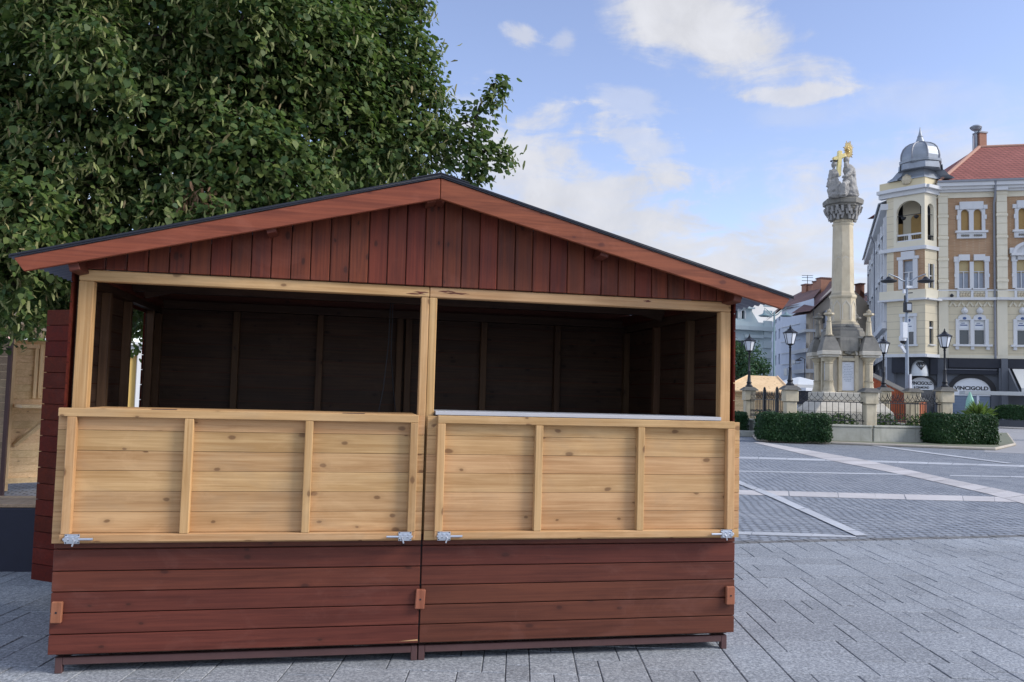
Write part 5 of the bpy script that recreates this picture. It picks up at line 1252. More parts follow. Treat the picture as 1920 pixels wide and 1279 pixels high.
# ------------------------------------------------------------------ buildings behind the monument
def block(name, label, xa, Da, xb, Db, ytop, mat, rows, cols, wsz=(.9, 1.5), depth=8, xt=None, band=True):
    A, B = at_depth(xa, 700, Da), at_depth(xb, 700, Db); f = Face(A, B); o = thing(name, label, 'building', A.xy.to_3d())
    zt_ = at_depth(xt or xa, ytop, Da if not xt else Da+(Db-Da)*((xt-xa)/(xb-xa))).z
    return f, o, zt_
# pale green building at left behind the hut eave
f, o, zt_ = block('green_villa', 'pale green building with twin arched windows showing under the hut eave', 1340, 86, 1447, 88, 612, M['palegreen'], 2, 3)
zz = lambda y: f.z_(1410, y)
mb = MB(); hs_ = [(f.u_(1386.5, 590), f.u_(1393.5, 590), zz(597), zz(581)), (f.u_(1399.5, 590), f.u_(1406, 590), zz(597), zz(581))]
f.wall(mb, f.u_(1340), f.u_(1420), zz(604), zz(560), hs_, .3, -1.0); f.box(mb, f.u_(1340)-26, f.u_(1447), 0, zz(620), -8, 0); f.box(mb, f.u_(1345), f.u_(1419.5), zz(610), zz(561), -8, -1.35)
P = [(f.u_(1419), zz(604)), (f.u_(1436), zz(604)), (f.u_(1419), zz(577))]; f.poly(mb, P, -6, -1.2)
mb.build('wall', M['palegreen'], o)
mb = MB(); f.box(mb, f.u_(1338)-26, f.u_(1449), zz(620)+.002, zz(612), -8, .5); f.box(mb, f.u_(1340)-26, f.u_(1447), zz(612)+.002, zz(604)-.002, -7.5, .1); f.box(mb, f.u_(1338), f.u_(1422), zz(577.5), zz(575), -.999, -.6)
for k_ in range(8): f.box(mb, f.u_(1431), f.u_(1446), zz(710)+k_*1.1, zz(710)+k_*1.1+.7, .002, .2)
f.box(mb, f.u_(1395), f.u_(1430), zz(634), zz(628), .002, .25)
mb.build('cornice', M['palegreen'], o)
mb = MB()
for h in hs_: f.box(mb, h[0], h[1], h[2], h[3], -1.28, -1.2)
wo = mb.build('window', M['glass_dark'], o)
mb = MB()
for h in hs_:
    um = (h[0]+h[1])/2; hw_ = (h[1]-h[0])/2; sp_ = [(h[0]-.12, h[3]+.25), (h[0]-.12, h[2])]+[(h[0], h[2])]+[(um-hw_*math.cos(PI*k/8), h[3]-hw_+hw_*math.sin(PI*k/8)) for k in range(9)]+[(h[1], h[2]), (h[1]+.12, h[2]), (h[1]+.12, h[3]+.25)]
    f.poly(mb, sp_[::-1], -1.05, -.9)
mb.build('window_arch', M['white_trim'], wo)
for k_ in range(9):
    u_w = f.u_(1381)-k_*3.4; mb = MB(); f.box(mb, u_w, u_w+.8, zz(660), zz(640), .002, .05); mb.build('window', M['glass_dark'], o)
# long bluish apartment house with balconies, gable and brown roofs
A, B = at_depth(1441, 700, 112), at_depth(1562, 700, 84)
ap = thing('apartment_house', 'bluish white apartment house with corner balconies and a brown tiled roof left of the column', 'building', (A.x, A.y, 0))
f1 = Face(at_depth(1441, 700, 112), at_depth(1465, 700, 98)); f2 = Face(at_depth(1465, 700, 98), at_depth(1500, 700, 92)); f3 = Face(at_depth(1519, 700, 88), at_depth(1640, 700, 92))
fb = Face(at_depth(1500, 700, 92), at_depth(1519, 700, 88))
z1 = lambda y: f1.z_(1453, y)
mb = MB(); hh = []
for yb, yt in ((686, 667), (640, 622), (608, 601)):
    for xa_, xb_ in ((1453.3, 1456), (1460, 1463)): hh.append((f1.u_(xa_), f1.u_(xb_), z1(yb), z1(yt)))
f1.wall(mb, 0, f1.L, 0, f1.z_(1464, 591), hh, .3); 
z2 = lambda y: f2.z_(1480, y)
h2 = []
f2.wall(mb, 0, f2.L+4, 0, z2(573), h2, .3); 
mb.build('wall', M['bluewhite'], ap)
mb = MB()
for h in hh: f1.box(mb, h[0], h[1], h[2], h[3], -.25, -.2)
mb.build('window', M['glass_blue'], ap)
mb = MB()
for y in (612, 640, 662, 683): f2.box(mb, 0, f2.L, z2(y), z2(y-1.2), .002, .12)
mb.build('band_course', M['white_trim'], ap)
mb = MB()
for (xa_, ya_) in ((1471, 615), (1486, 676), (1471, 690)): f2.box(mb, f2.u_(xa_), f2.u_(xa_+6), z2(ya_+14), z2(ya_), .003, .05)
mb.build('window', M['glass_blue'], ap)
z3 = lambda y: f3.z_(1540, y)
mb = MB(); f3.poly(mb, [(0, 0), (f3.u_(1640), 0), (f3.u_(1640), z3(600)), (f3.u_(1625), z3(558)), (f3.u_(1580), z3(520)), (0, z3(590))], -.6, 0); mb.build('gable_wall', M['sand'], ap)
mb = MB(); fb.box(mb, -.3, fb.L, 0, fb.z_(1510, 585), -3.2, -1.6)
mb.build('balcony_wall', M['bluewhite'], ap)
for (yb, yt) in ((625, 620), (662, 655), (700, 693)):
    mb = MB(); f4 = fb; f4.box(mb, -1.5, f4.L+.05, f4.z_(1510, yb), f4.z_(1510, yt), -2.0, .6); bo = mb.build('balcony', M['white_trim'], ap)
    mb = MB(); f4.box(mb, -1.4, f4.L, f4.z_(1510, yt)+.01, f4.z_(1510, yt-11), .45, .5); mb.build('balcony_rail', M['bluewhite'], bo)
mb = MB()
for (ya_, yb_) in ((588, 608), (628, 644)):
    for k_ in range(2): fb.box(mb, fb.L*(.15+.45*k_), fb.L*(.48+.45*k_), fb.z_(1510, yb_), fb.z_(1510, ya_), -1.59, -1.5)
mb.build('window', M['glass_dark'], ap)
mb = MB(); fb.box(mb, 0, fb.L, 0, fb.z_(1510, 693)-.5, -1.59, -1.55); mb.build('passage', M['glass_dark'], ap)
# roofs
mb = MB()
r1 = [f1.p(-1, z1(600)+.0, .6), at_depth(1466, 574, 98), at_depth(1500, 568, 92), at_depth(1528, 545, 100), at_depth(1508, 543, 104), at_depth(1486, 556, 108)]
q = [at_depth(1434, 600, 113), at_depth(1465, 577, 97.5), at_depth(1519, 566, 90), at_depth(1540, 541, 98), at_depth(1508, 544, 106), at_depth(1484, 556, 112)]
mb.add(q, [(0, 1, 5), (1, 2, 3, 4), (1, 4, 5)]); mb.add([v+Vector((0, 0, -.25)) for v in q], [(0, 1, 5), (1, 2, 3, 4), (1, 4, 5)])
q = [at_depth(1483, 588, 88), at_depth(1519, 583, 86.5), at_depth(1585, 522, 91), at_depth(1556, 528, 97), at_depth(1545, 545, 97)]
mb.add(q, [(0, 1, 2, 3, 4)]); mb.add([v+Vector((0, 0, -.3)) for v in q], [(0, 1, 2, 3, 4)])
q = [at_depth(1584, 518, 91), at_depth(1628, 556, 91), at_depth(1628, 556, 99), at_depth(1584, 518, 99)]
mb.add(q, [(0, 1, 2, 3)])
mb.build('roof', M['tile_brown'], ap)
for (xa_, xb_, ya_, yb_, D) in ((1507, 1512, 535, 560, 103), (1519, 1525.5, 535, 560, 102), (1528, 1536, 529, 560, 100), (1535, 1560, 523, 556, 99), (1608, 1616, 534, 560, 96)):
    a = at_depth(xa_, ya_, D); b = at_depth(xb_, yb_, D); mb = MB(); mb.box(min(a.x, b.x), max(a.x, b.x), a.y-.5, a.y+.5, b.z, a.z); c_ = mb.build('chimney', M['chimney'], ap)
    mb = MB(); mb.box(min(a.x, b.x)-.08, max(a.x, b.x)+.08, a.y-.58, a.y+.58, a.z+.001, a.z+.15); mb.build('chimney_cap', M['tile_brown'], c_)
mb = MB(); a = at_depth(1514, 543, 103); mb.tube([a, a+Vector((0, 0, 1.8))], .04, 5)
for dz_ in (1.1, 1.5, 1.75): mb.tube([a+RH*-.7+Vector((0, 0, dz_)), a+RH*.7+Vector((0, 0, dz_))], .03, 4)
tag(mb.build('roof_antenna', M['iron']), 'thin television antenna on the brown roof left of the column', 'antenna')
# house with dormer roof between column and corner building
A, B = at_depth(1590, 700, 100), at_depth(1645, 700, 97); f = Face(A, B)
o = thing('terraced_house', 'house with a brown red dormered roof between the column and the corner building', 'building', (A.x, A.y, 0))
mb = MB(); f.box(mb, 0, f.L+2, 0, f.z_(1620, 612), -6, 0); mb.build('wall', M['bluewhite'], o)
mb = MB(); f.box(mb, -.5, f.L+2, f.z_(1620, 612)+.01, f.z_(1620, 604), -6.2, .4); mb.build('cornice', M['palegreen'], o)
mb = MB(); q = [f.p(-1, f.z_(1600, 604), .5), f.p(f.L+3, f.z_(1640, 596), .5), at_depth(1650, 537, 106), at_depth(1588, 566, 108)]; mb.add(q, [(0, 1, 2, 3)]); mb.add([v+Vector((0, 0, -.3)) for v in q], [(3, 2, 1, 0)]); rf = mb.build('roof', M['tile_brown'], o)
for x in (1606, 1618, 1630):
    a = at_depth(x, 590, 99.5); mb = MB(); mb.box(a.x-.35, a.x+.35, a.y-.4, a.y+2.5, a.z-.5, a.z+.3); mb.prism([(a.x-.5, a.y-.6, a.z+.301), (a.x+.5, a.y-.6, a.z+.301), (a.x, a.y-.6, a.z+.7)], (0, 3, 0)); mb.build('dormer', M['tile_brown'], rf)
mb = MB(); mb.tube([at_depth(1598, 562, 104), at_depth(1640, 547, 103)], .12, 6); mb.tube([at_depth(1600, 574, 102.5), at_depth(1640, 562, 101.5)], .12, 6); mb.build('snow_guard', M['gutter'], rf)
mb = MB()
for x in (1611, 1630): f.box(mb, f.u_(x), f.u_(x+6), f.z_(x, 640), f.z_(x, 620), .002, .06)
mb.build('window', M['glass_dark'], o)
# pink and yellow buildings at far left
f = Face(at_depth(-120, 640, 46), at_depth(140, 640, 50)); o = thing('pink_house', 'pinkish house glimpsed through the leaves at far left', 'building', f.O)
mb = MB(); hh = [(3+2.2*i, 4+2.2*i, 4.4, 6.2) for i in range(3)]+[(3+2.2*i, 4+2.2*i, 1.4, 3.2) for i in range(3)]; f.wall(mb, 0, f.L, 0, 7.5, hh); f.box(mb, 0, f.L, 0, 7.3, -5, -.4); mb.build('wall', M['pinkish'], o)
mb = MB()
for h in hh: f.box(mb, *h, -.22, -.18)
mb.build('window', M['glass_dark'], o); mb = MB(); f.poly(mb, [(0, 7.51), (f.L, 7.51), (f.L, 9.6), (0, 9.6)], -3, .4); mb.build('roof', M['tile_red'], o)
f = Face(at_depth(225, 720, 24), at_depth(262, 720, 24.3)); o = thing('yellow_facade', 'yellow house front with a white corner pilaster seen through the hut doorway', 'building', f.O)
mb = MB(); zt_ = f.z_(250, 648); f.box(mb, -2.6, f.u_(256, 700), .25, zt_, -.6, 0); mb.build('wall', M['yellow'], o)
mb = MB(); f.box(mb, f.u_(254.5, 700), f.L+.3, .0, zt_, -.5, .14); f.box(mb, -2.6, f.u_(254), f.z_(250, 668), zt_-.02, .002, .16); f.box(mb, -2.6, f.L+.3, .0, .35, .141, .2); f.box(mb, -2.6, f.L+.3, zt_+.001, zt_+.1, -.6, .3)
mb.build('pilaster', M['white_trim'], o)
mb = MB()
for k in range(9): mb.lathe([(.02, 0), (.07, .03), (.05, .1), (.02, .13)], f.p(-1.6+.25*k, f.z_(250, 663), .2), 6)
mb.build('frieze_ornament', M['soot'], o)

# ------------------------------------------------------------------ market stalls, parasol and bushes behind the fence
def pine_booth():
    A, B = at_depth(1360, 760, 44), at_depth(1478, 760, 43); f = Face(A, B)
    o = thing('market_stall', 'tan timber booth with a low pitched roof behind the left fence lamps', 'market stall', f.p(f.L/2, 0, -1), 'light pine market stalls')
    ze = f.z_(1420, 733); zr = f.z_(1425, 703)
    mb = MB(); z = .1
    while z < ze: f.box(mb, 0, f.L, z, min(z+.14, ze)-.006, -2.4, 0); z += .14
    mb.build('wall', M['stall_pine'], o)
    mb = MB(); um = f.u_(1424)
    q = [f.p(-.3, ze, .5), f.p(f.L+.25, ze-.1, .5), f.p(um+.9, zr-.03, -1.2), f.p(um-.6, zr, -1.2), f.p(-.3, ze, -2.8), f.p(f.L+.25, ze, -2.8)]
    n_ = 7
    mb.add(q, [(0, 1, 2, 3), (3, 2, 5, 4), (0, 3, 4), (1, 5, 2)]); mb.build('roof', M['stall_pine'], o)
    mb = MB(); mb.tube([q[1], q[2]], .05, 6); mb.tube([q[0], q[3]], .05, 6); mb.tube([q[0], q[1]], .06, 6); mb.build('roof_batten', M['stall_pine_z'], o)
pine_booth()
def red_booth():
    A, B = at_depth(1628, 760, 43), at_depth(1712, 760, 41); f = Face(A, B)
    o = thing('market_stall', 'red boarded market stall behind the fence right of the column', 'market stall', f.p(f.L/2, 0, -.6))
    mb = MB(); u = 0
    while u < f.L:
        w = min(.14, f.L-u); zt_ = lambda uu: f.z_(1636, 707)+(uu-f.u_(1636))*(f.z_(1703, 741)-f.z_(1636, 707))/(f.u_(1703)-f.u_(1636))
        f.poly(mb, [(u+.004, .1), (u+w-.004, .1), (u+w-.004, zt_(u+w)), (u+.004, zt_(u))], -.05, 0); u += w
    mb.build('front_wall', M['stall_red'], o)
    mb = MB(); mb.bar(f.p(-.3, zt_(-.3)+.03, -.3), f.p(f.L+.4, zt_(f.L+.4)+.03, -.3), .8, .04, side=f.n); mb.build('roof', M['soot'], o)
    mb = MB(); f.box(mb, 0, f.L, .1, zt_(f.L)-.1, -1.2, -.06); mb.build('back_wall', M['stall_red'], o)
red_booth()
pc = at_depth(1505, 740, 46); par = thing('market_parasol', 'wide white parasol with faint green lettering left of the monument', 'parasol', (pc.x, pc.y, 0))
kk = 46/F; zr = at_depth(1495, 707, 46).z; ze = at_depth(1505, 722, 46).z
mb = MB(); mb.lathe([(50*kk, ze-.25), (50*kk, ze), (25*kk, ze+.62*(zr-ze)), (2*kk, zr)], (pc.x-.2, pc.y, 0), 8, .2); mb.build('canopy', M['canvas'], par)
mb = MB(); mb.tube([(pc.x-.2, pc.y, 0), (pc.x-.2, pc.y, zr)], .04, 8); mb.build('pole', M['white_plastic'], par)
pf = Face(at_depth(1470, 715, 44.6), at_depth(1540, 715, 44.6))
db = at_depth(1505, 750, 41); f = Face(at_depth(1490, 750, 41), at_depth(1524, 750, 40))
o = thing('drinks_counter', 'dark counter box under the white parasol', 'counter', f.p(f.L/2, 0, -.3)); mb = MB(); f.box(mb, 0, f.L, f.z_(1505, 758), f.z_(1505, 733), -.9, 0); mb.build('counter_body', M['awning'], o); mb = MB(); f.box(mb, -.1, f.L*.7, f.z_(1505, 732.8), f.z_(1505, 727), -1, .1); mb.build('counter_sign', M['white_plastic'], o)
mb = MB()
for u in (.1, f.L-.1): f.box(mb, u-.05, u+.05, 0, f.z_(1505, 758)-.002, -.8, -.1)
mb.build('leg', M['white_plastic'], o)
c = at_depth(1385, 665, 58); shrub('street_tree', 'dark green bushy tree behind the hut corner and the tan booth', 'tree', (c.x, c.y, c.z-.5), 1.9, 1.9, 2.3, 4200, .16, M['bush'], 21)
c = at_depth(1420, 690, 56); shrub('street_tree', 'lower spreading green tree in front of the green building', 'tree', (c.x, c.y, c.z-.4), 1.3, 1.3, 1.1, 1800, .16, M['bush'], 22)

# ------------------------------------------------------------------ the monument
MD = 32.7
mc = at_depth(1580, 760, MD); MC = Vector((mc.x, mc.y, 0)); kM = MD/F
def zm(y): return at_depth(1579, y, MD).z
mon = thing('trinity_column', 'tall stone Trinity column with statues and a gilded cross on top', 'monument', MC)
th = R_(-5); EX = RH*math.cos(th)+FH*math.sin(th); EY = -RH*math.sin(th)+FH*math.cos(th)   # pedestal axes; front face looks along -EY
def mp(u, v, z): return MC+EX*u+EY*v+Vector((0, 0, z))
def mbox(mb, u0, u1, v0, v1, z0, z1):
    P = [mp(u, v, 0) for u, v in ((u0, v0), (u1, v0), (u1, v1), (u0, v1))]; mb.hexa([(p.x, p.y, z0) for p in P]+[(p.x, p.y, z1) for p in P])
def frus(mb, c, h0, h1, z0, z1, n=4, rot=PI/4):
    mb.lathe([(h0*math.sqrt(2) if n == 4 else h0, z0), (h1*math.sqrt(2) if n == 4 else h1, z1)], c, n, rot, ex=EX, ey=EY)
S = .60
# stepped base
mb = MB(); mbox(mb, -1.45, 1.45, -1.45, 1.45, 0, zm(772)); frus(mb, MC, 1.45, 1.1, zm(772)+.001, zm(752)); mbox(mb, -1.06, 1.06, -1.06, 1.06, zm(752)+.001, zm(736)); mb.build('stepped_base', M['lime_pale'], mon, bevel=.03)
# core with panels
mb = MB(); mbox(mb, -S, S, -S, S, zm(736)+.001, zm(668)); mb.build('pedestal_core', M['lime_pale'], mon, bevel=.02)
for (ax, n_) in ((EX, -EY), (EY, EX), (-EX, EY), (-EY, -EX)):
    fc = Face(MC+n_*(S+.0)-ax*S, MC+n_*(S+.0)+ax*S); fc.n = n_; fc.u = ax; fc.O = MC+n_*S
    mb = MB(); w = .31
    for s in (-1, 1): fc.box(mb, s*w-.07, s*w+.07, zm(735), zm(668), .001, .14)
    fc.box(mb, -w+.07, w-.07, zm(678), zm(672), .001, .14); fc.box(mb, -w+.07, w-.07, zm(735), zm(733), .001, .16)
    # gable with pointed arch relief
    zg0, zg1 = zm(667), zm(636)
    fc.box(mb, -.48, .48, zg0, zg1, -.3, .06)
    n = 8; zs = zm(667); hgt = zm(644)-zs; R = .32
    outer = [( R*(1-k/n)**.8*1.0, zs+hgt*math.sin(PI/2*k/n)) for k in range(n+1)]
    L_ = [(-a, b) for a, b in outer]
    mb2 = MB()
    for seq in (outer, L_):
        for p, q in zip(seq[:-1], seq[1:]): mb2.bar(fc.p(p[0], p[1], .10), fc.p(q[0], q[1], .10), .12, .07, side=n_)
    pn = mb.build('pedestal_panel', M['lime'], mon, bevel=.01)
    mb2.build('pointed_arch', M['lime_pale'], pn)
    mb = MB(); fc.box(mb, -.235, .235, zm(732.5), zm(680), .002, .05); tb_ = mb.build('inscription_tablet', M['marble'], pn)
    mb = MB()
    for r_ in range(11): 
        wl = .165-(.05 if r_ in (0, 10) else 0)+.02*((r_*7) % 3-1); zc = zm(685+r_*3.0); x_ = -wl
        while x_ < wl-.02:
            l_ = random.uniform(.02, .06); fc.box(mb, x_, min(x_+l_, wl), zc-.012, zc+.012, .0505, .053); x_ += l_+.018
    mb.build('inscription', M['glass_blue'], tb_)
    rg2 = random.Random(3); mb = MB()
    for k in range(9): mb.lathe([(.01, -.1), (.09, -.06), (.10, .05), (.01, .10)], fc.p(rg2.uniform(-.15, .15), zm(668)+rg2.uniform(.1, hgt*.62), .08), 7)
    for s in (-1, 1):
        for k in range(3): mb.lathe([(.01, -.08), (.07, -.04), (.07, .05), (.01, .09)], fc.p(s*(.32+.05*k), zm(646)-.05*k, .08), 6)
    mb.build('coat_of_arms', M['soot'], pn)
    mb = MB(); fc.box(mb, -.54, .54, zg1+.001, zm(632), -.3, .16); mb.lathe([(.16, 0), (.1, .05), (.07, .14), (.15, .2), (.08, .27), (.05, .36), (.09, .40), (.02, .46)], fc.p(0, zm(632), -.02), 8); mb.build('gable_cornice', M['soot'], pn)
# corner colonnettes, cornice slabs, hoods and pinnacles
dg = .765
for (su_, sv_) in ((-1, -1), (1, -1), (1, 1), (-1, 1)):
    cx, cy = su_*dg*.98, sv_*dg*.98; c = mp(cx, cy, 0)
    mb = MB(); mb.lathe([(.25, zm(740)), (.25, zm(735)), (.22, zm(733)), (.17, zm(724)), (.165, zm(718)), (.19, zm(716)), (.15, zm(714)), (.15, zm(684)), (.17, zm(683)), (.155, zm(681)), (.20, zm(677)), (.25, zm(674)), (.25, zm(672))], c, 8, PI/8)
    col = mb.build('colonnette', M['lime'], mon, smooth=True)
    mb = MB()
    def cb_(h, z0, z1): 
        P = [mp(cx+a*h, cy+b*h, 0) for a, b in ((-1, -1), (1, -1), (1, 1), (-1, 1))]; mb.hexa([(p.x, p.y, z0) for p in P]+[(p.x, p.y, z1) for p in P])
    cb_(.31, zm(671.9), zm(668)); cb_(.36, zm(668)+.001, zm(660)); mb.build('cornice_slab', M['lime_pale'], col, bevel=.02)
    mb = MB(); mb.lathe([(.38*1.3, zm(660)+.001), (.35*1.3, zm(655)), (.29*1.3, zm(645)), (.25*1.25, zm(640)), (.21*1.2, zm(635)), (.18, zm(632))], c, 4, PI/4, ex=EX, ey=EY); mb.build('corner_hood', M['soot'], col)
    mb = MB(); z0 = zm(632); H = zm(582)-z0
    mb.lathe([(.2, z0), (.13, z0+.05*H), (.12, z0+.1*H), (.09, z0+.5*H), (.11, z0+.53*H), (.07, z0+.57*H), (.06, z0+.72*H), (.2, z0+.78*H), (.2, z0+.84*H), (.07, z0+.88*H), (.1, z0+.92*H), (.02, z0+H)], c, 8); mb.build('pinnacle', M['lime'] if su_+sv_ <= 0 and su_ >= 0 or (su_, sv_) == (-1, -1) else M['soot'], col)
# roof of the pedestal and column
mb = MB(); mb.lathe([(.85, zm(660)), (.85, zm(640)), (.82, zm(634)), (.80, zm(622)), (.74, zm(619)), (.74, zm(616)), (.64, zm(613)), (.62, zm(609))], MC, 8, PI/8, ex=EX, ey=EY); mb.build('pedestal_roof', M['soot'], mon)
mb = MB(); mb.lathe([(.62, zm(609)+.001), (.60, zm(607)), (.53, zm(604)), (.49, zm(602)), (.48, zm(560)), (.52, zm(557)), (.53, zm(554)), (.45, zm(549)), (.43, zm(546)), (.405, zm(480)), (.385, zm(420)), (.41, zm(418.5)), (.42, zm(416)), (.37, zm(414)), (.38, zm(409))], MC, 8, PI/8, ex=EX, ey=EY)
sh = mb.build('column_shaft', M['lime'], mon, bevel=.012)
mb = MB()   # blind tracery on the lower drum and fillets above
for k in range(8):
    a = PI/8+PI/4*k+PI/8; nv = EX*math.cos(a)+EY*math.sin(a); tv = Vector((-nv.y, nv.x, 0)); ap_ = .48*math.cos(PI/8)
    c = MC+nv*(ap_+.005)
    for s in (-1, 1):
        mb.bar(c+tv*(s*.145)+Vector((0, 0, zm(600))), c+tv*(s*.145)+Vector((0, 0, zm(574))), .03, .035, side=nv); mb.bar(c+tv*(s*.145)+Vector((0, 0, zm(574))), c+Vector((0, 0, zm(564))), .03, .035, side=nv)
    c2 = MC+nv*(.385*math.cos(PI/8)+.005)
    for s in (-1, 1): mb.bar(c2+tv*(s*.11)+Vector((0, 0, zm(484))), c2+Vector((0, 0, zm(480))), .03, .03, side=nv)
mb.build('blind_tracery', M['lime_pale'], sh)
mb = MB(); mb.lathe([(.40, zm(409)+.001), (.47, zm(402)), (.56, zm(392)), (.62, zm(388)), (.60, zm(386))], MC, 8, PI/8, ex=EX, ey=EY); cap = mb.build('capital', M['soot'], mon)
mb = MB(); rg2 = random.Random(8)
for row, (y, r) in enumerate(((403, .50), (396, .58), (390, .66))):
    for k in range(18):
        a = 2*PI*(k+.5*(row % 2)+rg2.uniform(-.25, .25))/18; q_ = rg2.uniform(.6, 1.1); c = MC+Vector((math.cos(a)*r, math.sin(a)*r, zm(y)+rg2.uniform(-.04, .04)))
        e1 = Vector((-math.sin(a), math.cos(a), 0)); tl = rg2.uniform(-.5, .5)
        mb.bar(c-e1*.09*q_*math.sin(tl)-Vector((0, 0, .12*q_)), c+e1*.09*q_*math.sin(tl)+Vector((0, 0, .11*q_))+Vector((math.cos(a), math.sin(a), 0))*.05, .09, .10*q_, side=e1)
mb.build('carved_leaves', M['statue'], cap)
mb = MB(); mb.lathe([(.62, zm(386)), (.68, zm(384)), (.68, zm(382)), (.76, zm(380)), (.78, zm(373)), (.74, zm(370)), (.62, zm(367))], MC, 8, PI/8, ex=EX, ey=EY); mb.build('abacus', M['soot'], mon)
# statue group: remeshed continuous stone figures
def sculpt(name, parts, tubes, mat, voxel=.024, parent=mon, label=None):
    mb = MB()
    for (c, rx, ry, rz) in parts:
        V = []; n, m_ = 10, 14
        for i in range(n+1):
            ph = -PI/2+PI*i/n
            for j in range(m_): t = 2*PI*j/m_; V.append(Vector(c)+RH*(rx*math.cos(ph)*math.cos(t))+FH*(ry*math.cos(ph)*math.sin(t))+Vector((0, 0, rz*math.sin(ph))))
        mb.add(V, [(i*m_+j, i*m_+(j+1) % m_, (i+1)*m_+(j+1) % m_, (i+1)*m_+j) for i in range(n) for j in range(m_)])
    for pts, rs_ in tubes: mb.tube(pts, rs_, 10)
    o = mb.build(name, mat, parent, label=label)
    rm = o.modifiers.new('remesh', 'REMESH'); rm.mode = 'VOXEL'; rm.voxel_size = voxel; rm.use_smooth_shade = True
    sm = o.modifiers.new('smooth', 'SMOOTH'); sm.factor = .6; sm.iterations = 2
    tx = bpy.data.textures.new(name+' folds', 'CLOUDS'); tx.noise_scale = .11; tx.noise_depth = 2
    dp = o.modifiers.new('folds', 'DISPLACE'); dp.texture = tx; dp.strength = .065; dp.mid_level = .5
    return o
def sp_(x, y, d=0): return at_depth(x, y, MD+d)
K = kM
# left: standing figure with bare torso and cloak holding the cross
sculpt('standing_figure', [(sp_(1563.5, 309), 4.8*K, 5*K, 5.8*K), (sp_(1564, 326), 8*K, 5.5*K, 10*K), (sp_(1565, 342), 8.5*K, 6*K, 10*K), (sp_(1572, 352, -.1), 7*K, 6*K, 14*K), (sp_(1561, 356), 7*K, 6*K, 9*K)],
       [([sp_(1564, 318), sp_(1564, 309)], [2.4*K, 2.4*K]), ([sp_(1562, 340), sp_(1561, 354), sp_(1562, 366)], [5*K, 4.2*K, 4.5*K]), ([sp_(1568, 340), sp_(1568, 355), sp_(1569, 366)], [4.2*K, 3.6*K, 3.8*K]),
        ([sp_(1558, 319), sp_(1556, 332), sp_(1554, 343), sp_(1550, 351)], [3*K, 3.4*K, 3.6*K, 2.0*K]), ([sp_(1568, 320), sp_(1572, 328, -.1), sp_(1573, 333, -.15)], [2.6*K, 2*K, 1.7*K]), ([sp_(1557, 345), sp_(1555, 358), sp_(1560, 368)], [3*K, 4.5*K, 6*K])], M['statue'])
# right: larger seated bearded figure
sculpt('seated_figure', [(sp_(1587.5, 300), 5.4*K, 5.4*K, 6.4*K), (sp_(1586, 309, -.1), 3.8*K, 3.6*K, 5.5*K), (sp_(1592, 320), 11*K, 8*K, 12*K), (sp_(1592, 343), 12.5*K, 9*K, 15*K), (sp_(1594, 360), 16*K, 11*K, 12*K), (sp_(1582, 356, -.2), 10*K, 8*K, 13*K)],
       [([sp_(1590, 312), sp_(1589, 304)], [3.2*K, 3*K]), ([sp_(1597, 314), sp_(1593, 325, -.25), sp_(1586, 330, -.35), sp_(1578, 333, -.3)], [4.5*K, 4*K, 3.2*K, 2*K]), ([sp_(1600, 318), sp_(1601, 335), sp_(1601, 355), sp_(1607, 368)], [3.5*K, 4.5*K, 6*K, 5*K]),
        ([sp_(1588, 342, -.2), sp_(1582, 346, -.45), sp_(1581, 366, -.45)], [6*K, 5.5*K, 5*K])], M['statue'])
# cloud and globe at their feet
sculpt('cloud_base', [(sp_(1569, 365, -.1), 11*K, 9*K, 6.5*K), (sp_(1581, 364, -.3), 8*K, 7*K, 6*K), (sp_(1593, 366), 15*K, 11*K, 5*K), (sp_(1562, 368), 9*K, 8*K, 4*K), (sp_(1603, 366), 7*K, 7*K, 6*K)], [], M['statue'])
mb = MB(); mb.bar(sp_(1574.5, 283), sp_(1571.8, 331), .16, .17, side=RH); mb.bar(sp_(1562, 299.5), sp_(1585, 291), .17, .15, side=Vector((0, 0, 1))); mb.build('cross', M['gold_pale'], mon, bevel=.02)
mb = MB()
for k in range(10): a = 2*PI*k/10; mb.tube([sp_(1564, 302)+RH*(6.5*K*math.cos(a))+FH*(6*K*math.sin(a)), sp_(1564, 302)+RH*(6.5*K*math.cos(a+2*PI/10))+FH*(6*K*math.sin(a+2*PI/10))], .02, 5)
mb.build('halo_ring', M['iron'], mon)
mb = MB(); c = sp_(1591.5, 281, .05); n = 22
out = []
for k in range(n*2):
    a = PI*k/n; r = (1.02+.14*(k % 3) if k % 2 == 0 else .74); out.append(c+RH*(8.2*K*r*math.cos(a))+Vector((0, 0, 15*K*r*math.sin(a))))
mb.prism(out, FH*.06); mb.build('sunburst', M['gold'], mon)
mb = MB(); c = sp_(1591, 281, -.02); 
for (dx, dz, sx_, sz_) in ((0, 0, 2.6, 4.2), (-2.2, 2.0, 2.6, 1.6), (2.4, 2.4, 2.8, 1.7), (-.8, 5.0, 1.6, 1.8), (.6, -4.6, 2.0, 2.4)):
    cc = c+RH*(dx*K)+Vector((0, 0, dz*K)); mb.lathe([(sx_*K*math.cos(p_), sz_*K*math.sin(p_)) for p_ in (-1.5, -.9, -.3, .3, .9, 1.5)], cc, 10)
mb.build('dove', M['gold'], mon, smooth='all')

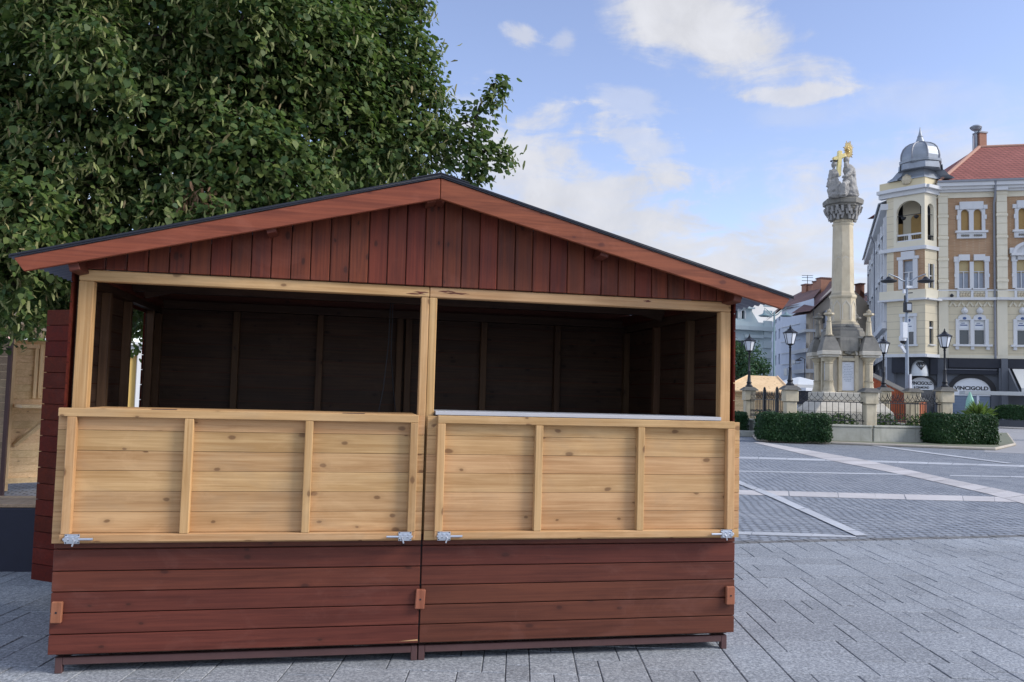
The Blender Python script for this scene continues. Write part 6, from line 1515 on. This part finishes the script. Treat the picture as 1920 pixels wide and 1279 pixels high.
# ------------------------------------------------------------------ stone and iron fence round the monument
ptsX = dict(P1=(1481, 29.8), P2=(1630, 29.9), P5=(1772, 30.7), P4=(1711, 33.3), P3=(1657, 36.0), P0=(1404, 35.2))
def gxy(x, D): p = at_depth(x, 780, D); return Vector((p.x, p.y, 0))
FP_ = {k: gxy(*v) for k, v in ptsX.items()}
fence = thing('stone_fence', 'stone and wrought iron fence with capped piers around the column', 'fence', FP_['P2'])
def pier(c, hd, nm='pier'):
    zt_ = hd
    mb = MB()
    def bb(h, z0, z1): 
        P = [c+RH*(a*h)+FH*(b*h) for a, b in ((-1, -1), (1, -1), (1, 1), (-1, 1))]; mb.hexa([(p.x, p.y, z0) for p in P]+[(p.x, p.y, z1) for p in P])
    bb(.19, .55, zt_-.52); bb(.235, zt_-.519, zt_-.10); o = mb.build('pier', M['lime'], fence, bevel=.02)
    mb = MB(); bb(.31, zt_-.099, zt_-.055); mb.lathe([(.31*1.414, zt_-.055), (.2*1.414, zt_+.04), (.17*1.414, zt_+.06)], c, 4, PI/4, ex=RH, ey=FH); mb.build('pier_cap', M['soot'], o)
    return zt_+.06
ztp = {}
for k, c in FP_.items():
    x, D = ptsX[k]; h = at_depth(x, {'P1': 726, 'P2': 731, 'P5': 729, 'P4': 731, 'P3': 729, 'P0': 728}[k], D).z; ztp[k] = pier(c, h)
order = ['P0', 'P1', 'P2', 'P5', 'P4', 'P3', 'P0']
for a, b in zip(order[:-1], order[1:]):
    A, B = FP_[a], FP_[b]; f = Face(A, B); L = f.L
    mb = MB(); f.box(mb, .0, L, .0, .60, -.24, .24); f.box(mb, .0, L, .6005, .68, -.27, .27); w_ = mb.build('plinth_wall', M['plinth'], fence, bevel=.02)
    mb = MB(); nb = int((L-.5)/.21); z0, z1 = .82, min(ztp[a], ztp[b])-.20; zc1 = z1-.32
    f.box(mb, .2, L-.2, z0-.012, z0+.02, -.012, .012); f.box(mb, .2, L-.2, zc1-.02, zc1+.015, -.013, .013)
    for i in range(nb+1):
        u = .25+(L-.5)*i/nb
        mb.tube([f.p(u, z0-.12, 0), f.p(u, zc1, 0)], .011, 5)
        du = (L-.5)/nb/2
        if i < nb:   # diamonds with little spear heads, small arches below
            um = u+du; zz_ = zc1+.02
            for s in (-1, 1):
                mb.tube([f.p(um, zz_, 0), f.p(um+s*du*.95, zz_+.10, 0), f.p(um, zz_+.21, 0)], .010, 4); mb.tube([f.p(um, z0+.02, 0), f.p(um+s*du, z0+.14, 0)], .009, 4); mb.tube([f.p(um, z0+.27, 0), f.p(um+s*du, z0+.14, 0)], .009, 4)
            mb.tube([f.p(um, zz_+.2, 0), f.p(um, zz_+.32, 0)], [.02, .004], 4)
    mb.build('railing_panel', M['iron'], fence)
# gate posts in the left railing
for t in (.42, .72):
    c = FP_['P0'].lerp(FP_['P1'], t); mb = MB(); P = [c+RH*(a*.05)+FH*(b*.05) for a, b in ((-1, -1), (1, -1), (1, 1), (-1, 1))]; mb.hexa([(p.x, p.y, .68) for p in P]+[(p.x, p.y, ztp['P0']-.12) for p in P]); mb.lathe([(.04, 0), (.06, .04), (.012, .10)], c+Vector((0, 0, ztp['P0']-.12)), 6); mb.build('gate_post', M['iron'], fence)

# lamps on the corner piers
def make_lamp(c, z0, H, label):
    o = thing('street_lamp', label, 'street lamp', (c.x, c.y, z0), 'lantern lamps on the fence piers')
    b = Vector((c.x, c.y, z0)); s = H/2.15
    mb = MB(); mb.lathe([(.15*s, 0), (.15*s, .05*s), (.11*s, .08*s), (.085*s, .14*s), (.11*s, .19*s), (.075*s, .24*s), (.06*s, .45*s), (.045*s, .62*s), (.06*s, .65*s), (.04*s, .68*s), (.034*s, 1.36*s), (.055*s, 1.39*s), (.03*s, 1.43*s), (.09*s, 1.47*s), (.10*s, 1.49*s)], b, 12); mb.build('post', M['iron'], o, smooth=True)
    mb = MB(); zb, zt_ = 1.50*s, 1.90*s; r0, r1 = .135*s, .235*s
    for k in range(6):
        a = PI/6+2*PI*k/6; a2 = a+PI/3; p = lambda r, z, aa: b+RH*(r*math.cos(aa))+FH*(r*math.sin(aa))+Vector((0, 0, z))
        mb.tube([p(r0, zb, a), p(r1, zt_, a)], .012*s, 5); mb.tube([p(r0, zb, a), p(r0, zb, a2)], .014*s, 5); mb.tube([p(r1, zt_, a), p(r1, zt_, a2)], .016*s, 5)
    mb.build('lantern_frame', M['iron'], o)
    mb = MB(); mb.lathe([(r0*.94, zb+.005), (r1*.94, zt_-.005)], b, 6, PI/6, ex=RH, ey=FH); mb.build('lantern_glass', M['glass_milk'], o)
    mb = MB(); mb.lathe([(.27*s, 1.895*s), (.275*s, 1.915*s), (.13*s, 2.00*s), (.10*s, 2.01*s), (.10*s, 2.04*s), (.04*s, 2.08*s)], b, 6, PI/6, ex=RH, ey=FH); mb.lathe([(.03*s, 2.07*s), (.05*s, 2.10*s), (.015*s, 2.13*s), (.03*s, 2.15*s), (.005*s, 2.2*s)], b, 8); mb.build('lantern_cap', M['iron'], o)
for k, yt, lb in (('P1', 610, 'black lantern lamp on the pier directly left of the monument'), ('P5', 617, 'black lantern lamp on the pier beside the right hand hedge'),
                  ('P3', 632, 'black lantern lamp in front of the pale side wing, partly behind the monument'), ('P0', 627, 'black lantern lamp nearest the hut, before the dark tree')):
    x, D = ptsX[k]; make_lamp(FP_[k], ztp[k]-.01, at_depth(x, yt, D).z-ztp[k], lb)
# hedges
hf = Face(at_depth(1404, 820, 29.0), at_depth(1563, 820, 28.6))
hedge_mass('clipped_hedge', 'wide clipped hedge left of the stone plinth wall', hf, hf.u_(1405, 800)+.30, hf.u_(1563, 800), .02, hf.z_(1480, 777), -1.1, .0, 9000, .065, M['hedge'], seed=1, group='clipped hedges round the column')
hf2 = Face(at_depth(1738, 820, 29.0), at_depth(1880, 820, 29.6))
hedge_mass('clipped_hedge', 'rounded clipped hedge at the right of the plinth wall', hf2, hf2.u_(1739, 800)+.48, hf2.u_(1880, 800), .02, hf2.z_(1800, 779), -1.2, .0, 9000, .065, M['hedge'], seed=2, group='clipped hedges round the column')
hf3 = Face(at_depth(1350, 800, 33.5), at_depth(1408, 800, 33.5))
hedge_mass('clipped_hedge', 'darker hedge end showing right beside the hut wall', hf3, hf3.u_(1350, 790), hf3.u_(1406, 790), .02, hf3.z_(1390, 774), -1.0, .0, 3600, .07, M['hedge'], seed=3, group='clipped hedges round the column')
# low planting inside the fence
rg_ = np.random.default_rng(9); n = 5200; cor = [np.array(FP_[k]) for k in ('P1', 'P5', 'P3', 'P0')]
s_, t_ = rg_.uniform(.02, .98, n), rg_.uniform(.02, .98, n); t_ = np.where(rg_.random(n) < .7, t_*.3, t_)
bp = ((1-s_)*(1-t_))[:, None]*cor[0]+(s_*(1-t_))[:, None]*cor[1]+(s_*t_)[:, None]*cor[2]+((1-s_)*t_)[:, None]*cor[3]
bp[:, 2] = .35+rg_.uniform(0, .75, n)*(0.6+.4*np.sin(s_*22))
o = leaf_mesh('flower_bed_planting', bp, unit(rg_.normal(size=(n, 3))+np.array([0, 0, .8])), unit(rg_.normal(size=(n, 3))), rg_.uniform(.06, .16, n), M['rose_leaf'], shape=OVAL, aspect=1.2); o['kind'] = 'stuff'; o['label'] = 'low green planting inside the column fence'
# kerbed island
kp = [(1416, 826), (1439, 829), (1556, 833), (1734, 840), (1868, 845), (1905, 836)]
far = [ground(1890, 815), ground(1400, 806)]
mb = MB(); P = [ground(*p) for p in kp]+far; mb.prism([(p.x, p.y, .0005) for p in P], (0, 0, .10)); struct(mb.build('island_kerb', M['kerb'], bevel=.03))
mb = MB(); cc = sum(P, Vector())/len(P); mb.add([((p.x-cc.x)*.985+cc.x, (p.y-cc.y)*.985+cc.y, .104) for p in P], [tuple(range(len(P)))]); o = mb.build('island_soil', plain('mossy soil', (.16, .17, .12), .9, 0, .2, 3), fixn=False); struct(o)
if o.data.polygons[0].normal.z < 0: o.data.flip_normals()
bA_ = ground(1390, 818); mb = MB(); mb.bar((bA_.x-.4, bA_.y, .12), (bA_.x+1.6, bA_.y-.8, .12), .5, .24); tag(mb.build('stone_block', M['plinth'], bevel=.02), 'low pale stone block at the end of the left hedge', 'stone block')
# pale street lines at the far right
sheet('street_line', [ground(1885, 824), ground(2000, 826), ground(2000, 828), ground(1885, 826)], .008, M['cobble'])
sheet('pale_pavement', [ground(1845, 848), ground(2100, 858), ground(2100, 800), ground(1860, 800)], .004, M['street'])

# ------------------------------------------------------------------ modern lamp posts
def double_lamp(xp, D, y_top, y_arm, xl, xr, y_l, mat, label, extras=False):
    c = gxy(xp, D); o = thing('lamp_post', label, 'lamp post', (c.x, c.y, 0), 'modern double arm lamp posts'); k = D/F
    def q(x, y): p = at_depth(x, y, D); return Vector((c.x, c.y, 0))+RH*((x-xp-(y-700)*.0)*k)+Vector((0, 0, p.z))
    mb = MB(); mb.tube([Vector((c.x, c.y, 0)), q(xp, y_top+120), q(xp, y_top)], [.105, .085, .06], 10); mb.build('pole', mat, o, smooth=True)
    for s, x_ in ((-1, xl), (1, xr)):
        mb = MB(); m_ = xp+(x_-xp)*.5; mb.tube([q(xp, y_arm+3), q(xp+(x_-xp)*.3, y_arm), q(m_, y_arm-5), q(x_, y_arm-12), q(x_, y_l-5)], [.045, .04, .035, .03, .03], 6); arm = mb.build('arm', mat, o, smooth=True)
        mb = MB(); b = q(x_, y_l); mb.lathe([(.06, .22), (.10, .18), (.16, .10), (.42, .0), (.42, -.05), (.3, -.10)], b, 14); mb.build('lamp_head', M['iron'] if extras else mat, arm, smooth=True)
    return o, q
D2 = 44
o, q = double_lamp(1701, D2, 518, 523, 1667, 1737, 524, M['steelpole'], 'tall grey double arm lamp post with camera boxes before the corner building', True)
k = D2/F
mb = MB(); a = q(1699, 575); mb.box(a.x-.20, a.x+.20, a.y-.28, a.y-.02, a.z-.28, a.z+.26); so = mb.build('traffic_box', M['iron'], o, bevel=.03)
mb = MB(); mb.box(a.x-.13, a.x+.13, a.y-.285, a.y-.2805, a.z-.17, a.z+.16); mb.build('box_screen', M['glass_blue'], so)
mb = MB(); a = q(1694, 619); mb.box(a.x-.17, a.x+.13, a.y-.2, a.y, a.z-.42, a.z+.42); mb.build('control_cabinet', M['white_plastic'], o, bevel=.02)
mb = MB(); a = q(1693, 637); mb.lathe([(.06, .28), (.17, .2), (.19, .05), (.17, -.05)], a, 12); mb.build('camera_housing', M['white_plastic'], o, smooth=True); mb = MB(); mb.lathe([(.14, -.05), (.12, -.14), (.02, -.2)], a, 12); mb.build('camera_lens', M['iron'], o, smooth=True)
mb = MB(); a = q(1695, 652); mb.bar(a+RH*-.15+Vector((0, 0, .1)), a+RH*.1+Vector((0, 0, -.25)), .12, .14); mb.build('camera_housing', M['white_plastic'], o)
mb = MB(); a = q(1704, 537); mb.box(a.x-.18, a.x+.18, a.y-.12, a.y-.07, a.z-.05, a.z+.08); a = q(1695, 545); mb.box(a.x-.06, a.x+.06, a.y-.1, a.y, a.z-.1, a.z+.12); mb.build('sensor_box', M['white_plastic'], o)
mb = MB(); a = q(1709, 548); mb.bar(q(1701, 548), q(1712, 547), .05, .05); mb.bar(q(1697, 552), q(1697, 566), .05, .05); mb.build('bracket', M['iron'], o)
mb = MB(); a = q(1703.5, 716); mb.box(a.x-.04, a.x+.05, a.y-.2, a.y-.05, a.z-.4, a.z+.4); mb.build('junction_box', M['white_plastic'], o)
double_lamp(1450.5, 60, 583, 588, 1432, 1473, 590, M['tealpole'], 'grey green double arm lamp post before the bluish apartment house')
c = gxy(1508.5, 60); o = thing('lamp_post', 'small black hooked lamp post before the apartment passage', 'lamp post', (c.x, c.y, 0))
zt_ = at_depth(1508, 673, 60).z; mb = MB(); mb.tube([(c.x, c.y, 0), (c.x, c.y, zt_), tuple(Vector((c.x, c.y, zt_+.12))-RH*.25), tuple(Vector((c.x, c.y, zt_))-RH*.45)], [.04, .035, .03, .03], 6); mb.build('pole', M['iron'], o); mb = MB(); mb.lathe([(.04, .1), (.22, 0), (.2, -.06)], Vector((c.x, c.y, zt_-.08))-RH*.45, 10); mb.build('lamp_head', M['iron'], o)
